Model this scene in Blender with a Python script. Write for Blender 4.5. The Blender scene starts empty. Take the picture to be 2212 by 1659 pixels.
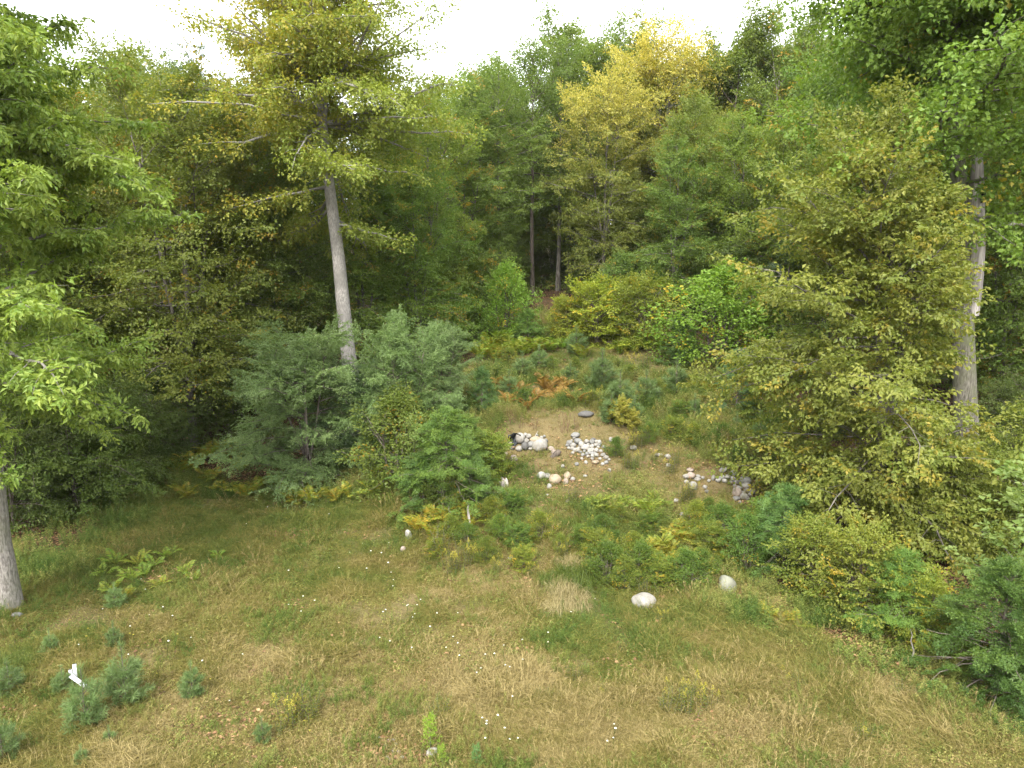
import bpy, math, numpy as np
from math import radians, sin, cos, pi
S = bpy.context.scene
COL = S.collection

# ------------------------------------------------------------------ camera, sky, sun, exposure
CAM_H, PITCH, FPX, CU, CV = 7.0, radians(9.0), 1534.0, 1106.0, 829.5
cd = bpy.data.cameras.new('camera'); cam = bpy.data.objects.new('camera', cd); COL.objects.link(cam)
cam.location = (0, 0, CAM_H); cam.rotation_euler = (pi/2 - PITCH, 0, 0)
cd.sensor_width = 36.0; cd.lens = 36.0*FPX/2212.0; cd.clip_end = 3000; cd.clip_start = 0.1
S.camera = cam

SUN_EL, SUN_AZ = radians(46), radians(196)      # azimuth measured from +Y towards +X: high, behind and a little beside the camera
w = bpy.data.worlds.new('World'); S.world = w; w.use_nodes = True
nt = w.node_tree; nt.nodes.clear()
sky = nt.nodes.new('ShaderNodeTexSky'); sky.sky_type = 'NISHITA'; sky.sun_disc = False
sky.sun_elevation = SUN_EL; sky.sun_rotation = SUN_AZ; sky.dust_density = 5.0; sky.air_density = 1.0; sky.ozone_density = 1.0
hs = nt.nodes.new('ShaderNodeHueSaturation'); hs.inputs['Saturation'].default_value = 0.12
mx = nt.nodes.new('ShaderNodeMix'); mx.data_type = 'RGBA'; mx.inputs[0].default_value = 0.6
mx.inputs[7].default_value = (12.5, 12.9, 13.3, 1)       # even bright cloud deck over the clear sky
bg = nt.nodes.new('ShaderNodeBackground'); bg.inputs[1].default_value = 0.10
wo = nt.nodes.new('ShaderNodeOutputWorld')
nt.links.new(sky.outputs[0], hs.inputs['Color']); nt.links.new(hs.outputs[0], mx.inputs[6])
nt.links.new(mx.outputs[2], bg.inputs[0]); nt.links.new(bg.outputs[0], wo.inputs[0])
sl = bpy.data.lights.new('sun', 'SUN'); sl.energy = 1.5; sl.angle = radians(14); sl.color = (1.0, 0.96, 0.88)
so = bpy.data.objects.new('sun', sl); COL.objects.link(so)
so.rotation_euler = (pi/2 - SUN_EL, 0, -SUN_AZ + pi)
S.view_settings.view_transform = 'Standard'; S.view_settings.look = 'None'
S.view_settings.exposure = 2.0; S.view_settings.gamma = 1.0; S.view_settings.use_curve_mapping = False
S.render.engine = 'CYCLES'
cy = S.cycles
cy.max_bounces = 4; cy.diffuse_bounces = 2; cy.glossy_bounces = 1; cy.transmission_bounces = 2; cy.transparent_max_bounces = 4
cy.use_denoising = True; cy.denoiser = 'OPENIMAGEDENOISE'; cy.denoising_input_passes = 'RGB_ALBEDO_NORMAL'; cy.denoising_prefilter = 'NONE'; cy.caustics_reflective = False; cy.caustics_refractive = False; cy.sample_clamp_indirect = 4.0

RNG = np.random.default_rng(11)

# ------------------------------------------------------------------ the lie of the land
def sm(t):
    t = np.clip(t, 0, 1); return t*t*(3-2*t)
def ground(x, y):
    x = np.asarray(x, float); y = np.asarray(y, float)
    zc = np.interp(y, [-900, 16.0, 18.0, 21.5, 24, 28, 42, 60, 100, 200, 900], [0, 0, .28, 1.05, 1.6, 2.4, 5.2, 7.2, 10, 15, 30])
    zl = np.interp(y, [-900, 22, 26, 42, 60, 100, 200, 900], [0, 0, .35, 2.9, 5.2, 9, 15, 30])
    s = sm((x + 8.5 - 0.12*(y-20))/6.5)
    z = zl*(1-s) + zc*s
    r = sm((x - 8)/7); z = z*(1 - 0.22*r*sm((60-y)/20))
    z = z + 0.55*np.exp(-(((x+1.9)/1.2)**2 + ((y-18.6)/1.0)**2))                       # root mound
    z = z + 0.5*sm((y-22.3)/0.9)*(1-sm((y-23.6)/4))*sm((x+1.2)/1.0)*(1-sm((x-3.6)/1.6))  # bank with the stone piles
    z = z + 0.3*sm((y-19.6)/1.0)*(1-sm((y-21)/3))*sm((x-4.4)/1.0)*(1-sm((x-8.5)/1.6))
    amp = 0.5 + 0.9*sm((y-16)/5)
    z = z + amp*(0.035*np.sin(1.3*x+0.7*y) + 0.03*np.sin(2.1*y-0.9*x+1.0) + 0.02*np.sin(3.7*x+2.9*y+2))
    return z
def ray(u, v):
    dx, dy = (u-CU)/FPX, -(v-CV)/FPX
    return np.array([dx, cos(PITCH)+dy*sin(PITCH), -sin(PITCH)+dy*cos(PITCH)])
_T = np.concatenate([np.arange(6, 40, .04), np.arange(40, 160, .3)])
def P(u, v):
    """the ground point seen at a place of the photograph"""
    d = ray(u, v); pts = d[None]*_T[:, None]
    z = pts[:, 2]+CAM_H - ground(pts[:, 0], pts[:, 1])
    i = np.argmax(z < 0) if (z < 0).any() else len(z)-1
    i = max(i, 1); f = z[i-1]/(z[i-1]-z[i]+1e-9); f = min(max(f, 0), 1)
    t = _T[i-1]+(_T[i]-_T[i-1])*f
    p = d*t
    return np.array([p[0], p[1], float(ground(p[0], p[1]))])
def D(u, y):
    """the ground point in direction u at distance y"""
    x = (u-CU)/FPX*y/cos(PITCH)
    for _ in range(4):
        z = float(ground(x, y)); t = y*cos(PITCH) + (CAM_H-z)*sin(PITCH)   # depth along the view axis
        x = (u-CU)/FPX*t
    return np.array([x, y, z])
def Z(v, y):
    """height seen at row v at distance y"""
    d = ray(CU, v); return CAM_H + d[2]/d[1]*y
def depth(p): return p[1]*cos(PITCH) + (CAM_H-p[2])*sin(PITCH)

_LM = [('the white boulder', 1390, 1306), ('the grey boulder', 1568, 1275), ('the straw tussocks', 1228, 1295), ('the root mound', 950, 1165), ('the row of tan stones', 1205, 1035), ('the black plastic', 1110, 955), ('the loose pale heap', 1265, 970),
       ('the far stone heap', 1595, 1050), ('the yellow sumac', 1345, 900), ('the orange ferns', 1180, 850), ('the yellow fern patch', 1465, 1195), ('the rounded beech bushes', 1330, 690), ('the cone-shaped spruce', 1590, 860), ('the hemlock bush', 970, 1010),
       ('the lone uphill stone', 1365, 967), ('the maple bush', 1090, 680), ('the bright thicket', 1560, 720), ('the large locust', 655, 900), ('the smooth grey trunk', 30, 1250), ('the dark pine sapling', 1300, 810), ('the fern bank', 450, 1000), ('the birch sapling', 898, 1020), ('the low beech', 165, 1050)]
def by_what(u, v):
    """where a thing stands, named by the closest landmark and the side it lies on"""
    n_, lu, lv = min(_LM, key=lambda q: (q[1]-u)**2+1.8*(q[2]-v)**2); du, dv = u-lu, v-lv
    far = math.hypot(du, dv); hw = 'right against ' if far < 28 else ''
    if hw: return 'against '+n_
    side = ('uphill of ' if dv < 0 else 'downhill of ') if abs(dv)*1.4 > abs(du) else ('beside %s towards the %s' % (n_, 'fern bank' if du < 0 else 'big maple'))
    return side+n_ if not side.startswith('beside') else side
_TR = [('the bright drooping tree', 40), ('the pointed spruce', 190), ('the orange-dotted tree', 420), ('the ochre tree', 690), ('the lime layered tree', 880), ('the skyline dip', 985), ('the shaded gap', 1170), ('the golden tree', 1420), ('the fresh layered tree', 1600), ('the spreading beech', 1800), ('the large maple', 2100)]
def behind(u): return min(_TR, key=lambda q: abs(q[1]-u))[0]

# ------------------------------------------------------------------ objects
def link(name, data, parent=None, loc=None, rot=None, scl=None):
    o = bpy.data.objects.new(name, data); COL.objects.link(o)
    if parent is not None: o.parent = parent
    if loc is not None: o.location = [float(a) for a in loc]
    if rot is not None: o.rotation_euler = rot
    if scl is not None: o.scale = scl if hasattr(scl, '__len__') else (scl, scl, scl)
    return o
def tag(o, label=None, cat=None, group=None, kind=None):
    if label: o['label'] = label
    if cat: o['category'] = cat
    if group: o['group'] = group
    if kind: o['kind'] = kind
    return o
def use_mat(o, m):
    if m is None: return
    o.material_slots[0].link = 'OBJECT'; o.material_slots[0].material = m

def mesh_np(name, V, F, mat, smooth=False, attrs=None):
    """F: (n,3) or (n,4) integer array, or a list of such arrays"""
    me = bpy.data.meshes.new(name)
    Fs = F if isinstance(F, list) else [F]
    Fs = [np.asarray(f, np.int32) for f in Fs if len(f)]
    V = np.asarray(V, np.float32)
    me.vertices.add(len(V)); me.vertices.foreach_set('co', V.ravel())
    loops = np.concatenate([f.ravel() for f in Fs])
    tot = np.concatenate([np.full(len(f), f.shape[1], np.int32) for f in Fs])
    start = np.concatenate([[0], np.cumsum(tot)[:-1]]).astype(np.int32)
    me.loops.add(len(loops)); me.loops.foreach_set('vertex_index', loops)
    me.polygons.add(len(tot)); me.polygons.foreach_set('loop_start', start); me.polygons.foreach_set('loop_total', tot)
    me.polygons.foreach_set('use_smooth', np.full(len(tot), smooth))
    me.update(calc_edges=True)
    for k, (a, dom) in (attrs or {}).items():
        at = me.attributes.new(k, 'FLOAT', dom); at.data.foreach_set('value', np.asarray(a, np.float32))
    if mat is not None: me.materials.append(mat)
    return me

# ------------------------------------------------------------------ materials
def new_mat(name):
    m = bpy.data.materials.new(name); m.use_nodes = True
    t = m.node_tree; t.nodes.clear(); return m, t, t.nodes.new('ShaderNodeOutputMaterial')
def N(t, kind, **kw):
    n = t.nodes.new('ShaderNode'+kind)
    for k, v in kw.items(): setattr(n, k, v)
    return n
def mixc(t, a, b, fac, mode='MIX'):
    n = N(t, 'Mix', data_type='RGBA', blend_type=mode)
    for idx, s in ((0, fac), (6, a), (7, b)):
        if isinstance(s, bpy.types.NodeSocket): t.links.new(s, n.inputs[idx])
        elif idx == 0: n.inputs[0].default_value = s
        else: n.inputs[idx].default_value = (*s, 1)
    return n.outputs[2]
def mathn(t, op, a, b=None, c=None, clamp=False):
    n = N(t, 'Math', operation=op, use_clamp=clamp)
    for i, s in enumerate((a, b, c)):
        if s is None: continue
        if isinstance(s, bpy.types.NodeSocket): t.links.new(s, n.inputs[i])
        else: n.inputs[i].default_value = s
    return n.outputs[0]
def attr(t, name, kind='GEOMETRY'):
    n = N(t, 'Attribute', attribute_type=kind, attribute_name=name); return n
def leaf_mat(name, base, alt, autumn=(.42, .26, .035), trans=.42, rough=.5, spec=.3):
    m, t, out = new_mat(name)
    tint = attr(t, 'tint').outputs['Fac']; aut = attr(t, 'aut').outputs['Fac']
    c = mixc(t, base, alt, tint); c = mixc(t, c, autumn, aut)
    oi = N(t, 'ObjectInfo'); c = mixc(t, c, oi.outputs['Color'], 1.0, 'MULTIPLY')
    p = N(t, 'BsdfPrincipled'); t.links.new(c, p.inputs['Base Color'])
    p.inputs['Roughness'].default_value = rough; p.inputs['Specular IOR Level'].default_value = spec
    tr = N(t, 'BsdfTranslucent'); t.links.new(mixc(t, c, (1.15, 1.2, .55), 1.0, 'MULTIPLY'), tr.inputs[0])
    mx = N(t, 'MixShader'); mx.inputs[0].default_value = trans
    t.links.new(p.outputs[0], mx.inputs[1]); t.links.new(tr.outputs[0], mx.inputs[2]); t.links.new(mx.outputs[0], out.inputs[0])
    return m
def bark_mat(name, dark, light, scale=14, stretch=.14, bump=.6, moss=0.0):
    m, t, out = new_mat(name)
    tc = N(t, 'TexCoord'); mp = N(t, 'Mapping'); mp.inputs['Scale'].default_value = (1, 1, stretch)
    t.links.new(tc.outputs['Object'], mp.inputs[0])
    n1 = N(t, 'TexNoise'); n1.inputs['Scale'].default_value = scale; n1.inputs['Detail'].default_value = 6; n1.inputs['Roughness'].default_value = .65
    t.links.new(mp.outputs[0], n1.inputs[0])
    n2 = N(t, 'TexNoise'); n2.inputs['Scale'].default_value = 1.3; n2.inputs['Detail'].default_value = 4
    t.links.new(tc.outputs['Object'], n2.inputs[0])
    r = N(t, 'ValToRGB'); r.color_ramp.elements[0].position = .38; r.color_ramp.elements[1].position = .62
    r.color_ramp.elements[0].color = (*dark, 1); r.color_ramp.elements[1].color = (*light, 1)
    t.links.new(n1.outputs[0], r.inputs[0])
    f = mathn(t, 'MULTIPLY', mathn(t, 'SUBTRACT', n2.outputs[0], .42, clamp=True), 3.0, clamp=True)
    c = mixc(t, r.outputs[0], tuple(.55*a+.2*b for a, b in zip(dark, light)), f)
    if moss: c = mixc(t, c, (.13, .15, .06), mathn(t, 'MULTIPLY', f, moss))
    p = N(t, 'BsdfPrincipled'); p.inputs['Roughness'].default_value = .9; p.inputs['Specular IOR Level'].default_value = .15
    t.links.new(c, p.inputs['Base Color'])
    b = N(t, 'Bump'); b.inputs['Strength'].default_value = bump; b.inputs['Distance'].default_value = .03
    t.links.new(n1.outputs[0], b.inputs['Height']); t.links.new(b.outputs[0], p.inputs['Normal'])
    t.links.new(p.outputs[0], out.inputs[0]); return m
def plain_mat(name, col, rough=.6, spec=.3, var=.0, vscale=6):
    m, t, out = new_mat(name); p = N(t, 'BsdfPrincipled')
    p.inputs['Roughness'].default_value = rough; p.inputs['Specular IOR Level'].default_value = spec
    if var:
        tc = N(t, 'TexCoord'); n = N(t, 'TexNoise'); n.inputs['Scale'].default_value = vscale; n.inputs['Detail'].default_value = 6
        t.links.new(tc.outputs['Object'], n.inputs[0])
        f = mathn(t, 'MULTIPLY', mathn(t, 'SUBTRACT', n.outputs[0], .35, clamp=True), 3.0, clamp=True)
        t.links.new(mixc(t, col, tuple(a*(1-var) for a in col), f), p.inputs['Base Color'])
    else: p.inputs['Base Color'].default_value = (*col, 1)
    t.links.new(p.outputs[0], out.inputs[0]); return m

M = {}
M['maple_leaf'] = leaf_mat('maple_leaf', (.09, .16, .028), (.17, .235, .048))
M['ash_leaf'] = leaf_mat('ash_leaf', (.12, .20, .032), (.28, .34, .065), trans=.4)
M['beech_leaf'] = leaf_mat('beech_leaf', (.125, .165, .028), (.24, .245, .048), (.4, .25, .03))
M['forest_leaf'] = leaf_mat('forest_leaf', (.092, .145, .026), (.18, .22, .044), (.36, .2, .03))
M['olive_leaf'] = leaf_mat('olive_leaf', (.112, .16, .028), (.205, .24, .046), (.4, .22, .03))
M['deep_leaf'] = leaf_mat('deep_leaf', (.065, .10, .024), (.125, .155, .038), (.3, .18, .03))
M['gold_leaf'] = leaf_mat('gold_leaf', (.13, .165, .03), (.23, .23, .045), (.58, .46, .10))
M['ochre_leaf'] = leaf_mat('ochre_leaf', (.15, .19, .035), (.235, .24, .05), (.40, .28, .05))
M['locust_leaf'] = leaf_mat('locust_leaf', (.085, .14, .05), (.15, .21, .09), (.14, .26, .05), trans=.3)
M['birch_leaf'] = leaf_mat('birch_leaf', (.14, .20, .045), (.24, .29, .09))
M['hemlock_leaf'] = leaf_mat('hemlock_leaf', (.055, .115, .03), (.13, .20, .045), trans=.2)
M['pine_leaf'] = leaf_mat('pine_leaf', (.10, .165, .05), (.20, .275, .10), trans=.25)
M['spruce_leaf'] = leaf_mat('spruce_leaf', (.04, .07, .035), (.07, .105, .05), trans=.15)
M['fern_leaf'] = leaf_mat('fern_leaf', (.15, .20, .03), (.26, .28, .045), (.5, .24, .04))
M['fern_yellow'] = leaf_mat('fern_yellow', (.19, .235, .035), (.30, .30, .05), (.44, .30, .05))
M['fern_orange'] = leaf_mat('fern_orange', (.24, .14, .04), (.32, .21, .055), (.20, .08, .03))
M['weed_leaf'] = leaf_mat('weed_leaf', (.075, .12, .022), (.16, .19, .035), (.42, .28, .04))
M['yellow_flower'] = leaf_mat('yellow_flower', (.34, .30, .04), (.44, .38, .07))
M['dry_stem'] = leaf_mat('dry_stem', (.18, .09, .05), (.11, .06, .04), trans=.05)
M['straw'] = leaf_mat('straw', (.19, .165, .06), (.37, .30, .15), (.2, .2, .06), trans=.2)
M['grey_bark'] = bark_mat('grey_bark', (.11, .098, .085), (.30, .275, .245), 30, .3, 1.0, .5)
M['pale_bark'] = bark_mat('pale_bark', (.16, .148, .132), (.36, .335, .305), 30, .3, 1.0)
M['rough_bark'] = bark_mat('rough_bark', (.06, .052, .045), (.20, .18, .155), 24, .22, 1.0, .6)
M['brown_bark'] = bark_mat('brown_bark', (.05, .04, .032), (.16, .13, .105), 14, .15, .8)
M['smooth_bark'] = bark_mat('smooth_bark', (.07, .06, .05), (.19, .17, .145), 8, .3, .25)
M['dead_wood'] = bark_mat('dead_wood', (.16, .14, .12), (.48, .44, .40), 18, .06, .6)
M['twig_bark'] = bark_mat('twig_bark', (.07, .055, .045), (.2, .17, .14), 10, .3, .2)

# ------------------------------------------------------------------ leaves, sprays, branches
def unit(a): return a/np.maximum(np.linalg.norm(a, axis=-1, keepdims=True), 1e-9)
class Leaves:
    def __init__(s): s.p, s.a, s.n, s.l, s.w, s.t, s.u = [], [], [], [], [], [], []
    def add(s, p, a, n, l, w, t, u=None):
        s.p.append(p); s.a.append(a); s.n.append(n); s.l.append(l); s.w.append(w); s.t.append(t)
        s.u.append(np.zeros(len(p)) if u is None else u)
    def mesh(s, name, mat, fold=.18, droop=.12):
        p = np.concatenate(s.p); a = unit(np.concatenate(s.a)); n = np.concatenate(s.n)
        l = np.concatenate(s.l)[:, None]; w = np.concatenate(s.w)[:, None]; t = np.concatenate(s.t); u = np.concatenate(s.u)
        sd = unit(np.cross(n, a)); n = np.cross(a, sd)
        k = len(p)
        V = np.empty((k, 4, 3), np.float32)
        V[:, 0] = p; V[:, 1] = p+a*l*.45+sd*w*.5+n*w*fold; V[:, 2] = p+a*l-n*l*droop; V[:, 3] = p+a*l*.45-sd*w*.5+n*w*fold
        b = np.arange(k, dtype=np.int32)[:, None]*4
        F = np.concatenate([b+[0, 1, 2], b+[0, 2, 3]], 1).reshape(-1, 3)
        return mesh_np(name, V.reshape(-1, 3), F, mat, False, {'tint': (np.repeat(t, 2), 'FACE'), 'aut': (np.repeat(u, 2), 'FACE')})

def place_sprays(L, T, p, a, n, s, leaf, rng, jitter=.35, tint=None, aut=None, lscale=None):
    """T: spray template (pos, axis, normal, lenfactor); one spray for each row of p"""
    tp, ta, tn, tl = T; k, m = len(p), len(tp)
    a = unit(a); y = unit(np.cross(n, a)); z = np.cross(a, y)
    B = np.stack([a, y, z], 1)                       # k,3,3
    pos = p[:, None] + s[:, None, None]*np.einsum('mi,kij->kmj', tp, B)
    ax = np.einsum('mi,kij->kmj', ta, B) + rng.normal(0, jitter*.7, (k, m, 3))
    no = np.einsum('mi,kij->kmj', tn, B) + rng.normal(0, jitter, (k, m, 3))
    ln = leaf[0]*tl[None]*rng.uniform(.7, 1.2, (k, m))
    if lscale is not None: ln = ln*lscale[:, None]
    st = rng.random(k) if tint is None else tint
    t = np.clip(.65*st[:, None] + .5*rng.random((k, m)) - .08, 0, 1)
    if aut is None: u = np.zeros((k, m))
    else: u = np.clip(aut[:, None]*rng.uniform(.3, 1.25, (k, m)), 0, 1)
    keep = (rng.random((k, m)) > .06).ravel()
    L.add(pos.reshape(-1, 3)[keep], ax.reshape(-1, 3)[keep], no.reshape(-1, 3)[keep], ln.ravel()[keep], (ln*leaf[1]).ravel()[keep], t.ravel()[keep], u.ravel()[keep])

def spray_flat(rng, nside=4, per=5, main=7):
    """flat fan: side twigs off a main twig, leaves alternate in the plane (beech, hornbeam, elm)"""
    p, a, l = [], [], []
    def run(o, d, ln, k):
        sd = np.array([-d[1], d[0], 0])
        for i in range(k):
            f = (i+.6)/k; sg = 1 if i % 2 else -1
            p.append(o+d*ln*f+rng.normal(0, .012, 3)); a.append(d*.75+sg*sd*.8+np.array([0, 0, rng.normal(-.42, .28)])); l.append(rng.uniform(.8, 1.1))
        p.append(o+d*ln); a.append(d+np.array([0, 0, -.45])); l.append(.9)
    X = np.array([1., 0, 0]); run(np.zeros(3), X, 1, main)
    for i in range(nside):
        f = .15+.7*i/nside; sg = 1 if i % 2 else -1; an = sg*radians(rng.uniform(35, 55))
        run(X*f+np.array([0, 0, rng.normal(0, .03)]), np.array([cos(an), sin(an), rng.normal(0, .12)]), .62*(1-.6*f), per)
    p = np.array(p); return p, unit(np.array(a)), np.tile([0, 0, 1.], (len(p), 1)), np.array(l)
def spray_clump(rng, n=26, droop=.35):
    """rounded clump of leaves round a twig end, blades tilted outward and hanging (maple, oak)"""
    d = unit(rng.normal(0, 1, (n, 3))*np.array([1, 1, .6])); r = rng.uniform(.25, 1, (n, 1))**.6
    p = d*r*.5+np.array([.45, 0, 0]); a = unit(d*np.array([1, 1, .4])+np.array([.3, 0, -droop]))
    nn = unit(d*.5+np.array([0, 0, .9])); return p, a, nn, rng.uniform(.75, 1.15, n)
def spray_whorl(rng, n=6, leaflets=7):
    """end-of-twig whorl of drooping compound leaves (ash, hickory)"""
    p, a, nn, l = [], [], [], []
    for i in range(n):
        az = 2*pi*i/n+rng.uniform(-.4, .4); up = rng.uniform(-.1, .6)
        d = unit(np.array([cos(az)*cos(up)+.35, sin(az)*cos(up), sin(up)]))
        for j in range(leaflets):
            f = .35+.65*(j//2)/((leaflets-1)/2); sg = 1 if j % 2 else -1
            c = d*f*.55+np.array([0, 0, -.32*f*f]); t = unit(d+np.array([0, 0, -1.1*f]))
            sd = unit(np.cross([0, 0, 1.], t))
            ax = t if j == leaflets-1 else unit(t*.7+sg*sd*.8+np.array([0, 0, -.25]))
            p.append(c); a.append(ax); nn.append(unit(np.array([0, 0, 1.])+.4*d)); l.append(rng.uniform(.8, 1.15))
    return np.array(p), np.array(a), np.array(nn), np.array(l)
def spray_pinnate(rng, n=7, pairs=6):
    """several feathery compound leaves along a twig (locust)"""
    p, a, nn, l = [], [], [], []
    for i in range(n):
        f0 = (i+.3)/n; sg0 = 1 if i % 2 else -1; an = sg0*rng.uniform(.4, 1.1)
        d = np.array([cos(an), sin(an), rng.uniform(-.1, .35)]); d = d/np.linalg.norm(d)
        o = np.array([f0*.75, 0, 0]); sd = unit(np.cross([0, 0, 1.], d))
        for j in range(pairs):
            g = (j+.8)/pairs; c = o+d*g*.42+np.array([0, 0, -.2*g*g])
            for sg in (-1, 1):
                p.append(c); a.append(unit(d*.35+sg*sd+np.array([0, 0, -.35]))); nn.append([0, 0, 1.]); l.append(rng.uniform(.8, 1.1))
    return np.array(p), np.array(a), np.array(nn), np.array(l)
def spray_needle(rng, nside=5, per=7, main=12):
    """flat drooping spray of short needles (hemlock, spruce)"""
    p, a, l = [], [], []
    def run(o, d, ln, k):
        sd = np.array([-d[1], d[0], 0])
        for i in range(k):
            f = (i+.5)/k
            for sg in (-1, 1):
                c = o+d*ln*f; c = c+np.array([0, 0, -.18*c[0]**2])
                p.append(c); a.append(d*.6+sg*sd*.8+np.array([0, 0, -.1])); l.append(rng.uniform(.8, 1.15))
    X = np.array([1., 0, 0]); run(np.zeros(3), X, 1, main)
    for i in range(nside*2):
        f = .1+.75*(i//2)/nside; sg = 1 if i % 2 else -1; an = sg*radians(rng.uniform(40, 60))
        run(X*f, np.array([cos(an), sin(an), 0]), .5*(1-.6*f), per)
    p = np.array(p); return p, unit(np.array(a)), np.tile([0, 0, 1.], (len(p), 1)), np.array(l)
def spray_brush(rng, n=46):
    """bottle brush of long soft needles round a shoot (white pine)"""
    x = rng.random(n)**.8; az = rng.uniform(0, 2*pi, n); sp = rng.uniform(.5, 1.0, n)
    a = np.stack([np.full(n, .75), np.cos(az)*sp, np.sin(az)*sp], 1)
    p = np.stack([x, np.zeros(n), np.zeros(n)], 1); nn = unit(rng.normal(0, 1, (n, 3)))
    return p, unit(a), nn, rng.uniform(.8, 1.1, n)
_tr = np.random.default_rng(3)
T_FLAT = [spray_flat(_tr) for _ in range(4)]; T_FLAT_S = [spray_flat(_tr, 3, 4, 5) for _ in range(4)]
T_CLUMP = [spray_clump(_tr, 26) for _ in range(4)]; T_WHORL = [spray_whorl(_tr, int(_tr.integers(4, 8))) for _ in range(5)]
T_PIN = [spray_pinnate(_tr) for _ in range(4)]; T_NEED = [spray_needle(_tr) for _ in range(3)]; T_BRUSH = [spray_brush(_tr) for _ in range(3)]

class Tubes:
    def __init__(s): s.items = {}
    def add(s, pts, rad, k=5): s.items.setdefault((len(pts), k), []).append((np.asarray(pts, float), np.asarray(rad, float)))
    def mesh(s, name, mat):
        V, F, off = [], [], 0
        for (m, k), it in s.items.items():
            p = np.stack([i[0] for i in it]); r = np.stack([i[1] for i in it]); n = len(p)
            tg = unit(np.gradient(p, axis=1)); ref = np.where(np.abs(tg[..., 2:3]) > .9, [1., 0, 0], [0, 0, 1.])
            a = unit(np.cross(ref, tg)); b = np.cross(tg, a); an = np.arange(k)*2*pi/k
            ring = p[:, :, None]+r[:, :, None, None]*(np.cos(an)[None, None, :, None]*a[:, :, None]+np.sin(an)[None, None, :, None]*b[:, :, None])
            V.append(ring.reshape(-1, 3))
            base = off+(np.arange(n)*m*k)[:, None, None]; i = (np.arange(m-1)*k)[None, :, None]; j = np.arange(k)[None, None]; j2 = (j+1) % k
            F.append(np.stack([base+i+j, base+i+j2, base+i+k+j2, base+i+k+j], -1).reshape(-1, 4)); off += n*m*k
        return mesh_np(name, np.concatenate(V), np.concatenate(F), mat, True)

def rot_about_z(v, an):
    c, s_ = np.cos(an), np.sin(an); return np.stack([v[..., 0]*c-v[..., 1]*s_, v[..., 0]*s_+v[..., 1]*c, v[..., 2]], -1)

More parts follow.
